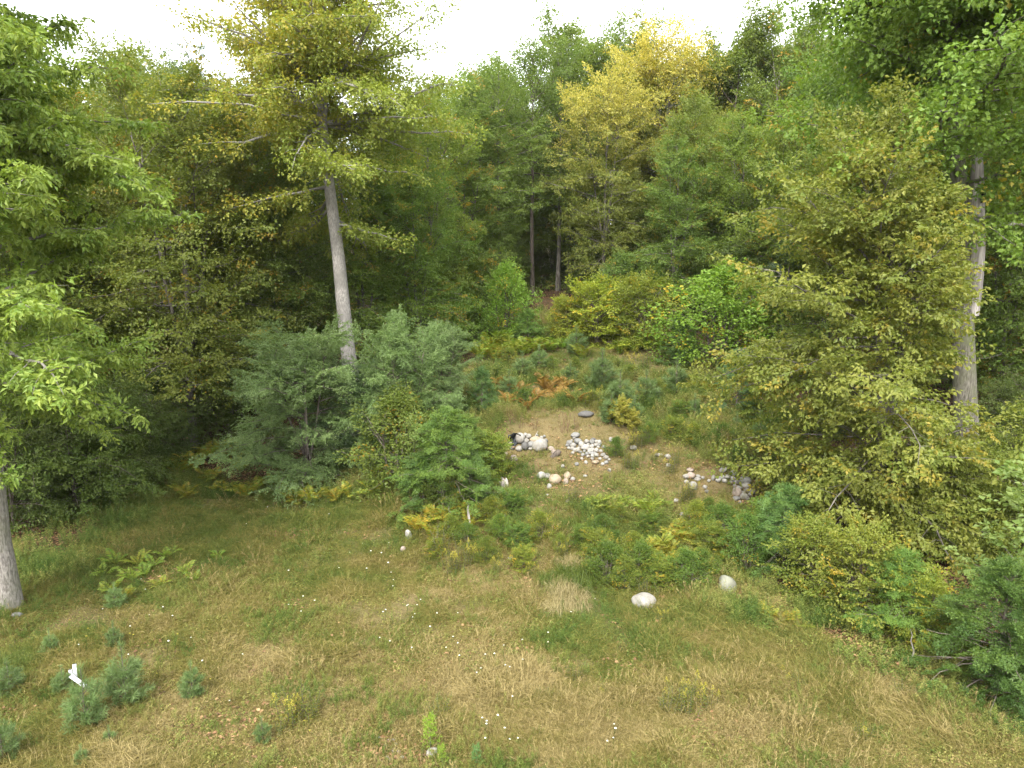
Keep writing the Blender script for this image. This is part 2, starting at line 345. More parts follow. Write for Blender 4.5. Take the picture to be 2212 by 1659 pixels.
def grow(name, seed, H, r0, reach, limbs, tmpl, leaf, mats, h0=.1, h1=.99, elev=(5, 60), bend=-.15, spray=.75, subs=8, per=2, trunk_wob=.12, lean=(0, 0),
         flat=.5, dead=0.0, aut=None, jitter=.5, stems=1, droop=.0, taper=1.0, trunk_k=9, limb_r=.35, az_fn=None, fold=.18, ldroop=.12, top_spray=6, sub_len=.42, wiggle=.08, fork=.28, spread=.09, enoise=14, hpow=1.0):
    """one tree: trunk tube, limbs with side branches, leaf sprays along them. reach(h, az): limb length at height fraction h"""
    rng = np.random.default_rng(seed)
    tt, tb, lv = Tubes(), Tubes(), Leaves()
    trunks = []
    for s_ in range(stems):
        m = 12; fk = 0.0 if (s_ == 0 or fork <= 0) else fork*rng.uniform(.8, 1.3); f = np.linspace(fk, 1, m)
        wob = np.cumsum(rng.normal(0, trunk_wob*H/14/m*2.2, (m, 2)), 0); wob -= wob[0]
        an = 2*pi*s_/max(stems-1, 1)+rng.normal(0, .5); off = np.zeros(2) if s_ == 0 else np.array([cos(an), sin(an)])*spread*H*rng.uniform(.7, 1.3)
        g = (f-fk)/(1-fk); top = (1 if s_ == 0 else rng.uniform(.8, .98))
        b0 = np.array([0, 0, 0]) if (s_ == 0 or fork <= 0) else np.array([np.interp(fk*H, trunks[0][0][:, 2], trunks[0][0][:, c]) for c in range(3)])
        base2 = rng.normal(0, .03*H, 2)*(s_ > 0)*(fork <= 0)
        pts = np.stack([b0[0]+base2[0]+wob[:, 0]+lean[0]*(f if s_ == 0 else f-fk)+off[0]*g**.85, b0[1]+base2[1]+wob[:, 1]+lean[1]*(f if s_ == 0 else f-fk)+off[1]*g**.85, b0[2]+(top*H-b0[2])*g], 1)
        rad = (r0*(1-fk)**.75*(.75 if s_ else 1))*(1-g)**.75*taper+.006
        if s_ == 0: rad[0] *= 1.35
        tt.add(pts, rad, trunk_k if s_ == 0 else max(6, trunk_k-3)); trunks.append((pts, rad))
    sp_p, sp_a, sp_n, sp_s, sp_h = [], [], [], [], []
    def spray_at(p, d, n, s, h): sp_p.append(p); sp_a.append(d); sp_n.append(n); sp_s.append(s); sp_h.append(h)
    for i in range(limbs):
        tr, rd = trunks[i % stems]
        h = h0+(h1-h0)*((i+rng.random())/limbs)**hpow
        az = i*2.39996+rng.normal(0, .35)
        if az_fn is not None: az = az_fn(h, az, rng)
        ln = reach(h, az)*rng.uniform(.65, 1.12)
        if ln < .12: continue
        base = np.array([np.interp(h*H, tr[:, 2], tr[:, c]) for c in range(3)]); rb = np.interp(h*H, tr[:, 2], rd)
        hh = (h-h0)/(h1-h0+1e-6); e = radians(elev[0]+(elev[1]-elev[0])*hh**1.3+rng.normal(0, enoise))
        t = np.linspace(0, 1, 7)[:, None]
        hd = np.array([cos(az), sin(az), 0]); sd = np.array([-sin(az), cos(az), 0])
        side = np.cumsum(rng.normal(0, wiggle, 7))[:, None]*ln*.5; vert = np.cumsum(rng.normal(0, wiggle*.7, 7))[:, None]*ln*.4
        pts = base+hd*(ln*cos(e)*t)+np.array([0, 0, 1.])*(ln*sin(e)*t+bend*ln*t**2+vert*t)+sd*side*t
        lr = min(rb*.62, limb_r*r0*(.35+ln/ max(reach(.5, az), .5)*.4))
        tb.add(pts, lr*(1-t[:, 0])**.8+.004, 5)
        isdead = rng.random() < dead
        ns = max(2, int(round(subs*(.4+.6*min(1, ln/2.5)))))
        for j in range(ns):
            f = .10+.90*(j+rng.random()*.7)/ns; f = min(f, 1); x = f*6; k = min(int(x), 5)
            o = pts[k]+(pts[k+1]-pts[k])*(x-k); d = unit(pts[k+1]-pts[k])
            sg = 1 if (j % 2) else -1
            d2 = unit(rot_about_z(d, sg*radians(rng.uniform(30, 68)))*np.array([1, 1, .6])+np.array([0, 0, rng.normal(.06, .28)-droop]))
            l2 = max(.35*spray, ln*sub_len*(1.05-f)*rng.uniform(.6, 1.15))
            q = np.linspace(0, 1, 4)[:, None]
            sp = o+d2*l2*q+np.array([0, 0, 1.])*(bend*.7-droop*.5)*l2*q**2+rng.normal(0, .04*l2, (4, 3))*q
            if l2 > .3 or isdead: tb.add(sp, np.linspace(max(lr*.32, .008), .003, 4), 3)
            if isdead: continue
            kk = max(1, int(round(per*l2/(spray*.75)))) if l2 > spray*.5 else 1
            for g in range(kk):
                f2 = (g+.5+rng.random()*.5)/kk; f2 = min(f2, 1); o2 = o+(sp[-1]-o)*f2*.95
                d3 = rot_about_z(d2, (1 if g % 2 else -1)*radians(rng.uniform(0, 45)))+np.array([0, 0, rng.normal(-droop-.12, .3)])
                spray_at(o2, d3, np.array([0, 0, 1.])+rng.normal(0, flat, 3), spray*rng.uniform(.7, 1.2), h)
        if not isdead:
            for g in range(2): spray_at(pts[-1 if g else -2], pts[-1]-pts[-2]+rng.normal(0, .05, 3), np.array([0, 0, 1.])+rng.normal(0, flat, 3), spray*rng.uniform(.8, 1.2), h)
    for tr, rd in trunks:
        for g in range(top_spray): spray_at(tr[-1]-(tr[-1]-tr[-3])*rng.random()*.6, rng.normal(0, .5, 3)+np.array([0, 0, .8]), rng.normal(0, .6, 3)+np.array([0, 0, 1.]), spray*.8, 1.0)
    p, a, n, s = (np.array(x) for x in (sp_p, sp_a, sp_n, sp_s)); hcol = np.array(sp_h)
    which = rng.integers(0, len(tmpl), len(p)); st = rng.random(len(p)); au = np.zeros(len(p)) if aut is None else np.array([aut(pp, rng) for pp in p])
    for q in range(len(tmpl)):
        k = which == q
        if k.any(): place_sprays(lv, tmpl[q], p[k], a[k], n[k], s[k], leaf, rng, jitter, st[k], au[k])
    bark, lf = mats
    return {'trunk': tt.mesh(name+'_trunk', M[bark]), 'branches': tb.mesh(name+'_branches', M[bark]) if tb.items else None,
            'crown': lv.mesh(name+'_crown', M[lf], fold, ldroop), 'H': H, 'r': float(np.percentile(np.hypot(p[:, 0], p[:, 1]), 95))}

def put(kind, name, label, cat, loc, rz=0.0, s=1.0, group=None, leafm=None, barkm=None, tint=None, parts=('trunk', 'branches', 'crown'), tilt=None):
    e = link(name, None, loc=loc, rot=(tilt[0] if tilt else 0, tilt[1] if tilt else 0, rz), scl=s); e.empty_display_size = .2
    tag(e, label, cat, group)
    for key, nm in zip(('trunk', 'branches', 'crown'), parts):
        if kind.get(key) is None or nm is None: continue
        o = link(nm, kind[key], e)
        if key == 'crown':
            if leafm: use_mat(o, M[leafm])
            if tint: o.color = (*tint, 1)
        elif barkm: use_mat(o, M[barkm])
    return e

# ------------------------------------------------------------------ the clearing: where grass grows and where the wood's leaf litter begins
EDGE_UV = [(-140, 1275), (60, 1235), (230, 1130), (330, 1055), (600, 1050), (880, 1050), (1010, 1010), (1075, 900), (1040, 780), (1040, 735), (1180, 690), (1420, 735), (1500, 800),
           (1560, 900), (1640, 990), (1660, 1090), (1600, 1180), (1580, 1285), (1800, 1375), (2000, 1450), (2230, 1560)]
POLY = np.array([P(u, v)[:2] for u, v in EDGE_UV] + [(14, 9.5), (22, 4), (22, -8), (-22, -8), (-22, 13.5)])
def inside(x, y):
    r = np.zeros(x.shape, bool); n = len(POLY)
    for i in range(n):
        (x1, y1), (x2, y2) = POLY[i], POLY[(i+1) % n]
        c = ((y1 > y) != (y2 > y)) & (x < (x2-x1)*(y-y1)/(y2-y1+1e-12)+x1); r ^= c
    return r
def edge_dist(x, y):
    d = np.full(x.shape, 1e9); n = len(POLY)
    for i in range(n):
        a, b = POLY[i], POLY[(i+1) % n]; e = b-a; t = np.clip(((x-a[0])*e[0]+(y-a[1])*e[1])/(e@e), 0, 1)
        d = np.minimum(d, np.hypot(x-a[0]-e[0]*t, y-a[1]-e[1]*t))
    return d
def openness(x, y):          # 1 well inside the clearing, 0 well inside the wood
    d = edge_dist(x, y)*np.where(inside(x, y), 1, -1); return sm((d+1.0+.5*np.sin(2.3*x+1.1*y)+.4*np.sin(3.1*y-1.7*x))/1.8)
def vnoise(x, y, sc, seed):
    g = np.random.default_rng(seed).random((256, 256)); X, Y = x/sc, y/sc
    i, j = np.floor(X).astype(int), np.floor(Y).astype(int); f, h = sm(X-i), sm(Y-j)
    G = lambda a, b: g[a % 256, b % 256]
    return (G(i, j)*(1-f)+G(i+1, j)*f)*(1-h)+(G(i, j+1)*(1-f)+G(i+1, j+1)*f)*h
_DRY = [(500, 1120, 3.5, .26), (760, 1150, 2.5, .33), (120, 1300, 2.2, .5), (300, 1280, 2.5, .4), (640, 1300, 2.4, .66), (880, 1330, 2.0, .8), (1000, 1270, 1.8, .82), (1080, 1480, 1.1, 1.0), (1010, 1600, 1.2, .85),
        (1250, 1600, 1.4, .95), (1560, 1580, 1.2, .95), (1760, 1610, 1.5, 1.0), (1400, 1420, 1.8, .42), (1330, 1340, 1.0, .35), (1560, 1400, 1.5, .5), (1740, 1360, 1.6, .72), (1950, 1480, 1.7, .7), (2050, 1590, 1.6, .66), (1480, 1500, .8, .3),
        (500, 1480, 1.6, .82), (430, 1570, 1.2, .85), (250, 1500, 1.5, .55), (640, 1570, .8, .45), (780, 1500, 1.4, .5), (820, 1610, 1.0, .7), (1210, 905, 1.6, 1.0), (1250, 1010, 1.4, .75), (1150, 985, 1.2, .75),
        (1500, 1000, 2, .6), (1300, 1110, 2, .45), (1150, 1120, 1.6, .5), (1250, 1060, 1.6, .62), (1150, 1060, 1.3, .62), (1420, 1010, 1.6, .68), (1250, 800, 4, .45), (1400, 900, 3, .5), (1360, 1180, 1.5, .35), (1120, 1230, 1.5, .68), (1640, 970, 1.4, .85)]
_DW = [(P(u, v), r, d) for u, v, r, d in _DRY]
def dryness(x, y):
    a = np.full(x.shape, .10); b = np.full(x.shape, .10*.5)
    for p, r, d in _DW:
        q = np.exp(-((x-p[0])**2+(y-p[1])**2)/(r*r)); a += q; b += q*d
    n = .35*vnoise(x, y, .9, 5)+.35*vnoise(x, y, .3, 6)+.3*vnoise(x, y, 2.2, 7)
    return np.clip(.5+.8*(b/a-.5)+(n-.5)*1.25, 0, 1)

# bare, stony places where little grows
_BARE = [(1145, 955, .8, .75), (1190, 985, .7, .5), (1255, 970, .8, .95), (1285, 1000, .7, .95), (1230, 945, .6, .8), (1590, 1050, .9, 1.0), (1605, 1075, .7, 1.0), (1560, 1035, .7, .8), (1510, 1030, .6, .6), (1210, 1035, .9, .5), (1170, 1010, .8, .7), (1110, 990, .6, .6), (1440, 985, 1.0, .6),
         (1390, 1308, .42, .9), (1568, 1285, .40, .9), (850, 1615, .7, .55), (930, 1190, .4, .5), (1085, 1040, .4, .6), (1180, 660, 3, 1.0), (170, 1165, 1.6, .7), (590, 1450, .5, .5), (480, 1560, .7, .45)]
_BW = [(P(u, v), r, k) for u, v, r, k in _BARE]
def bare(x, y):
    a = np.zeros(x.shape)
    for p, r, k in _BW: a = np.maximum(a, k*np.exp(-(((x-p[0])**2+(y-p[1])**2)/(r*r))**1.5))
    return a
_LOWZ = [(P(u, v), r) for u, v, r in [(1140, 990, 1.6), (1140, 1020, 1.4), (1200, 1010, 1.6), (1270, 1020, 1.6), (1280, 1060, 1.4), (1220, 1060, 1.5), (1180, 1090, 1.3), (1100, 1040, 1.2), (1400, 1000, 1.6), (1450, 1030, 1.3), (1560, 1060, 1.3), (1610, 1095, 1.2), (1500, 1060, 1.1), (1350, 1010, 1.3), (1250, 950, 2.0), (1150, 930, 1.8), (1030, 1090, 1.0), (1060, 775, 2), (1110, 775, 2), (1170, 775, 2), (1230, 770, 2), (1350, 765, 2), (1420, 765, 2), (1180, 855, 1.6), (1120, 865, 1.5)]]
def lowzone(x, y):
    a = np.zeros(x.shape)
    for p, r in _LOWZ: a = np.maximum(a, np.exp(-(((x-p[0])**2+(y-p[1])**2)/(r*r))**2))
    return a
# ------------------------------------------------------------------ ground sheet
gx = np.concatenate([-np.geomspace(300, 34, 20), np.linspace(-33, -16, 40), np.linspace(-15.7, 19.7, 180), np.linspace(20, 36, 36), np.geomspace(37, 300, 20)])
gy = np.concatenate([-np.geomspace(200, 8, 14), np.linspace(-7, 6.5, 16), np.linspace(7, 46, 230), np.linspace(46.5, 100, 60), np.geomspace(102, 400, 20)])
GX, GY = np.meshgrid(gx, gy); x, y = GX.ravel(), GY.ravel()
near = (x > -18) & (x < 22) & (y > 5) & (y < 48)
z = ground(x, y) + np.where(near, .05*(vnoise(x, y, .45, 21)-.5)+.08*(vnoise(x, y, 1.1, 22)-.5), 0)*(1-np.minimum(1, 1.6*bare(x, y)))
op = np.zeros(len(x)); op[:] = openness(x, y)
dr = np.full(len(x), .5); dr[near] = dryness(x[near], y[near])
i, j = np.meshgrid(np.arange(len(gx)-1), np.arange(len(gy)-1)); k0 = (j*len(gx)+i).ravel()
m, t, out = new_mat('earth')
n1 = N(t, 'TexNoise'); n1.inputs['Scale'].default_value = 5; n1.inputs['Detail'].default_value = 8; n1.inputs['Roughness'].default_value = .7
n2 = N(t, 'TexNoise'); n2.inputs['Scale'].default_value = 40; n2.inputs['Detail'].default_value = 4
tc = N(t, 'TexCoord'); t.links.new(tc.outputs['Object'], n1.inputs[0]); t.links.new(tc.outputs['Object'], n2.inputs[0])
f2 = mathn(t, 'MULTIPLY', mathn(t, 'SUBTRACT', n2.outputs[0], .3, clamp=True), 2.2, clamp=True)
thatch = mixc(t, mixc(t, (.07, .085, .022), (.20, .155, .07), attr(t, 'dry').outputs['Fac']), (.10, .07, .038), f2)
litter = mixc(t, mixc(t, (.045, .03, .018), (.12, .07, .04), f2), (.03, .035, .015), mathn(t, 'MULTIPLY', mathn(t, 'SUBTRACT', n1.outputs[0], .45, clamp=True), 4, clamp=True))
c = mixc(t, litter, thatch, attr(t, 'open').outputs['Fac'])
p = N(t, 'BsdfPrincipled'); p.inputs['Roughness'].default_value = 1; p.inputs['Specular IOR Level'].default_value = .05
t.links.new(c, p.inputs['Base Color']); b = N(t, 'Bump'); b.inputs['Distance'].default_value = .04; b.inputs['Strength'].default_value = .8
t.links.new(n2.outputs[0], b.inputs['Height']); t.links.new(b.outputs[0], p.inputs['Normal']); t.links.new(p.outputs[0], out.inputs[0])
tag(link('ground', mesh_np('ground', np.stack([x, y, z], 1), np.stack([k0, k0+1, k0+len(gx)+1, k0+len(gx)], 1), m, True, {'open': (op, 'POINT'), 'dry': (dr, 'POINT')})), kind='structure')

# ------------------------------------------------------------------ ground cover: one object of grass, one of weeds, one of litter
def cover_mat(name, stops, trans=.3, rough=.6):
    """colour by the dryness of the spot (carried by each tuft) and the blade"""
    m, t, out = new_mat(name)
    d = attr(t, 'dry', 'INSTANCER').outputs['Fac']; tn = attr(t, 'tint').outputs['Fac']; r = attr(t, 'rnd', 'INSTANCER').outputs['Fac']
    f = mathn(t, 'ADD', d, mathn(t, 'MULTIPLY', mathn(t, 'SUBTRACT', tn, .5), .45)); f = mathn(t, 'ADD', f, mathn(t, 'MULTIPLY', mathn(t, 'SUBTRACT', r, .5), .3), clamp=True)
    rp = N(t, 'ValToRGB'); el = rp.color_ramp.elements
    while len(el) < len(stops): el.new(.5)
    for e, (q, c) in zip(el, stops): e.position = q; e.color = (*c, 1)
    t.links.new(f, rp.inputs[0])
    br = mathn(t, 'ADD', .72, mathn(t, 'MULTIPLY', tn, .56))
    vm = N(t, 'VectorMath', operation='SCALE'); t.links.new(rp.outputs[0], vm.inputs[0]); t.links.new(br, vm.inputs['Scale']); c = vm.outputs[0]
    p = N(t, 'BsdfPrincipled'); p.inputs['Roughness'].default_value = rough; p.inputs['Specular IOR Level'].default_value = .2; t.links.new(c, p.inputs['Base Color'])
    tr = N(t, 'BsdfTranslucent'); t.links.new(c, tr.inputs[0]); mx = N(t, 'MixShader'); mx.inputs[0].default_value = trans
    t.links.new(p.outputs[0], mx.inputs[1]); t.links.new(tr.outputs[0], mx.inputs[2]); t.links.new(mx.outputs[0], out.inputs[0]); return m
GRASS_STOPS = [(0, (.085, .125, .022)), (.28, (.125, .145, .028)), (.5, (.165, .155, .036)), (.72, (.215, .175, .052)), (1, (.32, .255, .11))]
M['grass'] = cover_mat('grass', GRASS_STOPS)
M['herb'] = cover_mat('herb', [(0, (.075, .135, .025)), (.3, (.13, .18, .035)), (.55, (.19, .22, .05)), (.8, (.27, .26, .07)), (1, (.26, .19, .08))], .35)
M['litter'] = cover_mat('litter', [(0, (.10, .055, .03)), (.5, (.20, .11, .055)), (1, (.32, .2, .10))], .1)

def strips(rng, base, dirs, lens, wid, bend, seg=2):
    """curved tapering blades: base (k,3), direction, length, width, sideways fall"""
    k = len(base); sd = unit(np.cross(dirs, rng.normal(0, 1, (k, 3)))); h = unit(dirs*np.array([1, 1, 0])+1e-4)
    P0, P1 = base, base+dirs*lens[:, None]*.5
    P2 = base+unit(dirs+h*bend[:, None]*.5)*lens[:, None]*.98+np.array([0, 0, -1.])*(bend*lens*.28)[:, None]
    w_ = wid[:, None]*.5
    V = np.stack([P0-sd*w_, P0+sd*w_, P1-sd*w_*.85, P1+sd*w_*.85, P2], 1); b = np.arange(k)[:, None]*5
    F = np.stack([b+[0, 1, 3], b+[0, 3, 2], b+[2, 3, 4]], 1).reshape(-1, 3)
    return V.reshape(-1, 3), F, np.repeat(rng.random(k), 3)
def tuft(rng, n, spread, ln, lean, wid, comb=(0, 0)):
    az = rng.uniform(0, 2*pi, n); r = spread*np.sqrt(rng.random(n)); base = np.stack([r*np.cos(az), r*np.sin(az), np.full(n, -.02)], 1)
    d = np.stack([rng.normal(comb[0], lean, n), rng.normal(comb[1], lean, n), rng.uniform(.35, 1, n)], 1)
    return strips(rng, base, unit(d), ln*rng.uniform(.5, 1.2, n), wid*rng.uniform(.7, 1.3, n), rng.uniform(.3, 1.3, n))
def herb(rng, kind):
    L = Leaves(); st = Tubes()
    if kind == 'stem':                                         # upright leafy stems, goldenrod-like
        for s_ in range(rng.integers(3, 7)):
            o = np.array([*rng.normal(0, .09, 2), 0]); h = rng.uniform(.3, .62); ln = rng.normal(0, .16, 2); n = int(h*46); f = np.linspace(.15, 1, n)
            p = o+np.stack([ln[0]*f*h, ln[1]*f*h, f*h], 1); az = np.arange(n)*2.4
            a = np.stack([np.cos(az), np.sin(az), np.full(n, .55)+.5*(f-.5)], 1)
            L.add(p, a, np.tile([0, 0, 1.], (n, 1))+rng.normal(0, .3, (n, 3)), .095*(1.15-.6*f)*rng.uniform(.8, 1.2, n), np.full(n, .022), rng.random(n))
    elif kind == 'broad':                                      # low broad leaves, strawberry or bramble
        n = 26; az = rng.uniform(0, 2*pi, n); r = .22*np.sqrt(rng.random(n)); p = np.stack([r*np.cos(az), r*np.sin(az), rng.uniform(.04, .2, n)], 1)
        L.add(p, np.stack([np.cos(az), np.sin(az), rng.normal(-.1, .3, n)], 1), np.array([0, 0, 1.])+rng.normal(0, .4, (n, 3)), rng.uniform(.05, .095, n), rng.uniform(.03, .055, n), rng.random(n))
    elif kind == 'fine':                                       # feathery fine-leaved stems
        for s_ in range(6):
            o = np.array([*rng.normal(0, .1, 2), 0]); h = rng.uniform(.2, .5); n = 34; f = rng.uniform(.1, 1, n); az = rng.uniform(0, 2*pi, n); ln = rng.normal(0, .25, 2)
            p = o+np.stack([ln[0]*f*h, ln[1]*f*h, f*h], 1)
            L.add(p, np.stack([np.cos(az), np.sin(az), rng.uniform(.4, 1.3, n)], 1), rng.normal(0, 1, (n, 3)), rng.uniform(.06, .12, n), np.full(n, .01), rng.random(n))
    return L.mesh('herb_'+kind, M['herb'])
def litter_bit(rng):
    L = Leaves(); n = 14; p = np.stack([*rng.normal(0, .16, (2, n)), rng.uniform(.01, .05, n)], 1); az = rng.uniform(0, 2*pi, n)
    L.add(p, np.stack([np.cos(az), np.sin(az), rng.normal(0, .2, n)], 1), np.array([0, 0, 1.])+rng.normal(0, .35, (n, 3)), rng.uniform(.05, .1, n), rng.uniform(.03, .05, n), rng.random(n))
    return L.mesh('litter_leaves', M['litter'])

def scatter(name, pts, rot, scl, idx, dry, rnd, sources):
    src = bpy.data.collections.new(name+'_sources')
    for q, me in enumerate(sources): src.objects.link(bpy.data.objects.new('%s_source_%02d' % (name, q), me))
    me = bpy.data.meshes.new(name); me.vertices.add(len(pts)); me.vertices.foreach_set('co', np.asarray(pts, np.float32).ravel())
    for k, a in (('scl', scl), ('dry', dry), ('rnd', rnd)): me.attributes.new(k, 'FLOAT', 'POINT').data.foreach_set('value', np.asarray(a, np.float32))
    me.attributes.new('idx', 'INT', 'POINT').data.foreach_set('value', np.asarray(idx, np.int32))
    me.attributes.new('rot', 'FLOAT_VECTOR', 'POINT').data.foreach_set('vector', np.asarray(rot, np.float32).ravel())
    ng = bpy.data.node_groups.new(name+'_scatter', 'GeometryNodeTree')
    ng.interface.new_socket('Geometry', in_out='INPUT', socket_type='NodeSocketGeometry'); ng.interface.new_socket('Geometry', in_out='OUTPUT', socket_type='NodeSocketGeometry')
    gi, go = ng.nodes.new('NodeGroupInput'), ng.nodes.new('NodeGroupOutput')
    ci = ng.nodes.new('GeometryNodeCollectionInfo'); ci.inputs[0].default_value = src; ci.inputs['Separate Children'].default_value = True; ci.inputs['Reset Children'].default_value = True
    ip = ng.nodes.new('GeometryNodeInstanceOnPoints'); ip.inputs['Pick Instance'].default_value = True
    def na(nm, ty): n = ng.nodes.new('GeometryNodeInputNamedAttribute'); n.data_type = ty; n.inputs[0].default_value = nm; return n.outputs[0]
    e2r = ng.nodes.new('FunctionNodeEulerToRotation')
    L = ng.links.new
    L(gi.outputs[0], ip.inputs['Points']); L(ci.outputs[0], ip.inputs['Instance']); L(na('idx', 'INT'), ip.inputs['Instance Index'])
    L(na('rot', 'FLOAT_VECTOR'), e2r.inputs[0]); L(e2r.outputs[0], ip.inputs['Rotation']); L(na('scl', 'FLOAT'), ip.inputs['Scale']); L(ip.outputs[0], go.inputs[0])
    o = link(name, me); md = o.modifiers.new('scatter', 'NODES'); md.node_group = ng
    return tag(o, kind='stuff')

def sample(n, rng, ymin=7.6, ymax=44, pw=1.0):
    """random ground points, thinning with distance"""
    u = rng.random(n); q = 1-pw*1.0
    y = ymin*(ymax/ymin)**u if abs(pw-1) < 1e-6 else (ymin**q+(ymax**q-ymin**q)*u)**(1/q)
    x = rng.uniform(-1, 1, n)*(.80*y+2.0); return x, y
rg = np.random.default_rng(77)
def seed_stalk(rng):
    L = Leaves()
    for s_ in range(5):
        o = np.array([*rng.normal(0, .07, 2), 0]); ln = rng.normal(0, .5, 2); h = rng.uniform(.2, .4); n = 5; f = np.linspace(0, .8, n); d = unit(np.array([ln[0], ln[1], 1.]))
        L.add(o+d*f[:, None]*h, np.tile(d, (n, 1)), rng.normal(0, 1, (n, 3)), np.full(n, .2*h+.02), np.full(n, .006), rng.random(n))
        m_ = 9; g = rng.uniform(.78, 1.05, m_); L.add(o+d*g[:, None]*h, d+rng.normal(0, .35, (m_, 3)), rng.normal(0, 1, (m_, 3)), rng.uniform(.025, .05, m_), np.full(m_, .009), rng.random(m_))
    me = L.mesh('seed_stalk', M['grass']); return me
# grass
g_src = [mesh_np('tuft', *(lambda r: (r[0], r[1], M['grass'], False, {'tint': (r[2], 'FACE')}))(tuft(rg, 26, .14, .17, .6, .0065, (rg.normal(0, .25), rg.normal(-.05, .25))))) for _ in range(8)]
g_src += [mesh_np('long_tuft', *(lambda r: (r[0], r[1], M['grass'], False, {'tint': (r[2], 'FACE')}))(tuft(rg, 30, .12, .30, .5, .0065, (rg.normal(0, .5), rg.normal(-.2, .4))))) for _ in range(5)]
g_src += [seed_stalk(rg) for _ in range(3)]
x, y = sample(230000, rg, 7.6, 40, 1.25); opn = openness(x, y); dens = opn*(.45+.55*(vnoise(x, y, .7, 31) > .32))
hill = sm((y-17.5)/2)*sm((x+3.2)/1.5); dens *= (1-.45*hill)*(1-.78*bare(x, y)); ok = rg.random(len(x)) < dens; x, y = x[ok], y[ok]
d = dryness(x, y); long_ = (vnoise(x, y, 1.7, 33) > .52); k = len(x)
ang = 2*pi*vnoise(x, y, 1.6, 35)*1.6
gi_ = np.where(long_, rg.integers(8, 13, k), rg.integers(0, 8, k)); gi_ = np.where(rg.random(k) < .022*(vnoise(x, y, 1.3, 39) > .5), rg.integers(13, 16, k), gi_)
d = np.where(gi_ > 12, np.clip(d+.35, 0, 1), d)
scatter('grass', np.stack([x, y, ground(x, y)], 1), np.stack([rg.normal(0, .12, k), rg.normal(0, .12, k), np.where(long_, ang+rg.normal(0, .5, k), rg.uniform(0, 6.28, k))], 1),
        rg.uniform(.5, 1.25, k)*(.6+.8*vnoise(x, y, .55, 36))*(1+.012*(y-8))*(1-.45*lowzone(x, y)), gi_, d, rg.random(k), g_src)
# weeds
w_src = [herb(rg, q) for q in ('stem', 'stem', 'stem', 'broad', 'broad', 'fine', 'fine')]
x, y = sample(210000, rg, 7.8, 46, .8); opn = openness(x, y); ed = edge_dist(x, y); ins = inside(x, y)
hill = sm((y-17.2)/1.5)*sm((x+3.0)/1.5)
pr = np.where(ins, .16+.80*hill+.55*(ed < 1.2)*(y > 13), .55*(ed < 1.6)); pr *= np.clip(2.2*vnoise(x, y, .8, 41)-.35, 0.02, 1)
bq = np.exp(-((x-P(1210, 905)[0])**2/1.6**2+(y-P(1210, 905)[1])**2/1.2**2)); pr *= (1-.9*bq)*(1-.97*bare(x, y))*(1-.15*lowzone(x, y))
ok = rg.random(len(x)) < pr; x, y, hill, ed = x[ok], y[ok], hill[ok], ed[ok]; k = len(x)
kn = vnoise(x, y, .9, 43)+rg.normal(0, .12, k); idx = np.where(kn < .36, rg.integers(3, 5, k), np.where(kn < .64, rg.integers(0, 3, k), rg.integers(5, 7, k)))
idx = np.where((hill < .3) & (ed > 1.5) & (idx < 3) & (rg.random(k) < .8), 3, idx)
d = np.clip(.42*dryness(x, y)+.75*vnoise(x, y, .6, 44)-.12+rg.normal(0, .1, k), 0, 1)
scatter('weeds', np.stack([x, y, ground(x, y)], 1), np.stack([rg.normal(0, .1, k), rg.normal(0, .1, k), rg.uniform(0, 6.28, k)], 1), rg.uniform(.55, 1.1, k)*(.5+.75*hill*vnoise(x, y, .7, 47)+.1*hill+.25*(ed < 1.3))*(1-.62*lowzone(x, y)), idx, d, rg.random(k), w_src)
# fallen leaves
l_src = [litter_bit(rg) for _ in range(4)]
x, y = sample(26000, rg, 9, 60, .9); ok = rg.random(len(x)) < (1-openness(x, y))*.9+.06+.6*bare(x, y)+.1*lowzone(x, y); x, y = x[ok], y[ok]; k = len(x)
scatter('leaf_litter', np.stack([x, y, ground(x, y)], 1), np.stack([np.zeros(k), np.zeros(k), rg.uniform(0, 6.28, k)], 1), rg.uniform(.7, 1.3, k), rg.integers(0, 4, k), rg.random(k), rg.random(k), l_src)

# ------------------------------------------------------------------ kinds of trees
def prof(pts):
    hs_, rs_ = zip(*pts); return lambda h, az=0: float(np.interp(h, hs_, rs_))
K = {}
FULL = [(0, 2.4), (.12, 3.4), (.35, 4.0), (.6, 4.0), (.8, 3.5), (.92, 2.6), (1, 1.4)]
full = lambda k=1.0: prof([(a, b*k) for a, b in FULL])
K['beech_a'] = grow('beech_a', 101, 14, .15, full(1.0), 62, T_FLAT[:3]+T_CLUMP[:2], (.13, .64), ('smooth_bark', 'forest_leaf'), h0=.05, elev=(0, 66), bend=-.14, spray=.85, subs=13, per=2.4, trunk_wob=.2, wiggle=.1, stems=3, aut=lambda p, r: .6*(r.random() < .06))
K['beech_b'] = grow('beech_b', 102, 14, .14, full(.92), 60, T_FLAT[:3]+T_CLUMP[:1], (.13, .64), ('smooth_bark', 'forest_leaf'), h0=.1, elev=(-4, 64), bend=-.10, spray=.9, subs=13, per=2.4, trunk_wob=.2, wiggle=.1, stems=3, aut=lambda p, r: .8*(r.random() < .08))
K['beech_c'] = grow('beech_c', 103, 14, .16, full(1.05), 76, T_FLAT[:2]+T_CLUMP[:2], (.125, .66), ('smooth_bark', 'forest_leaf'), h0=.16, elev=(6, 70), bend=-.15, spray=.85, subs=13, per=2.4, trunk_wob=.2, wiggle=.1, stems=3, dead=.05, aut=lambda p, r: .8*(r.random() < .05))
gold = lambda p, r: float(np.clip(r.normal(-.4+1.15*(p[2]-6.0)/7, .28), 0, .85))
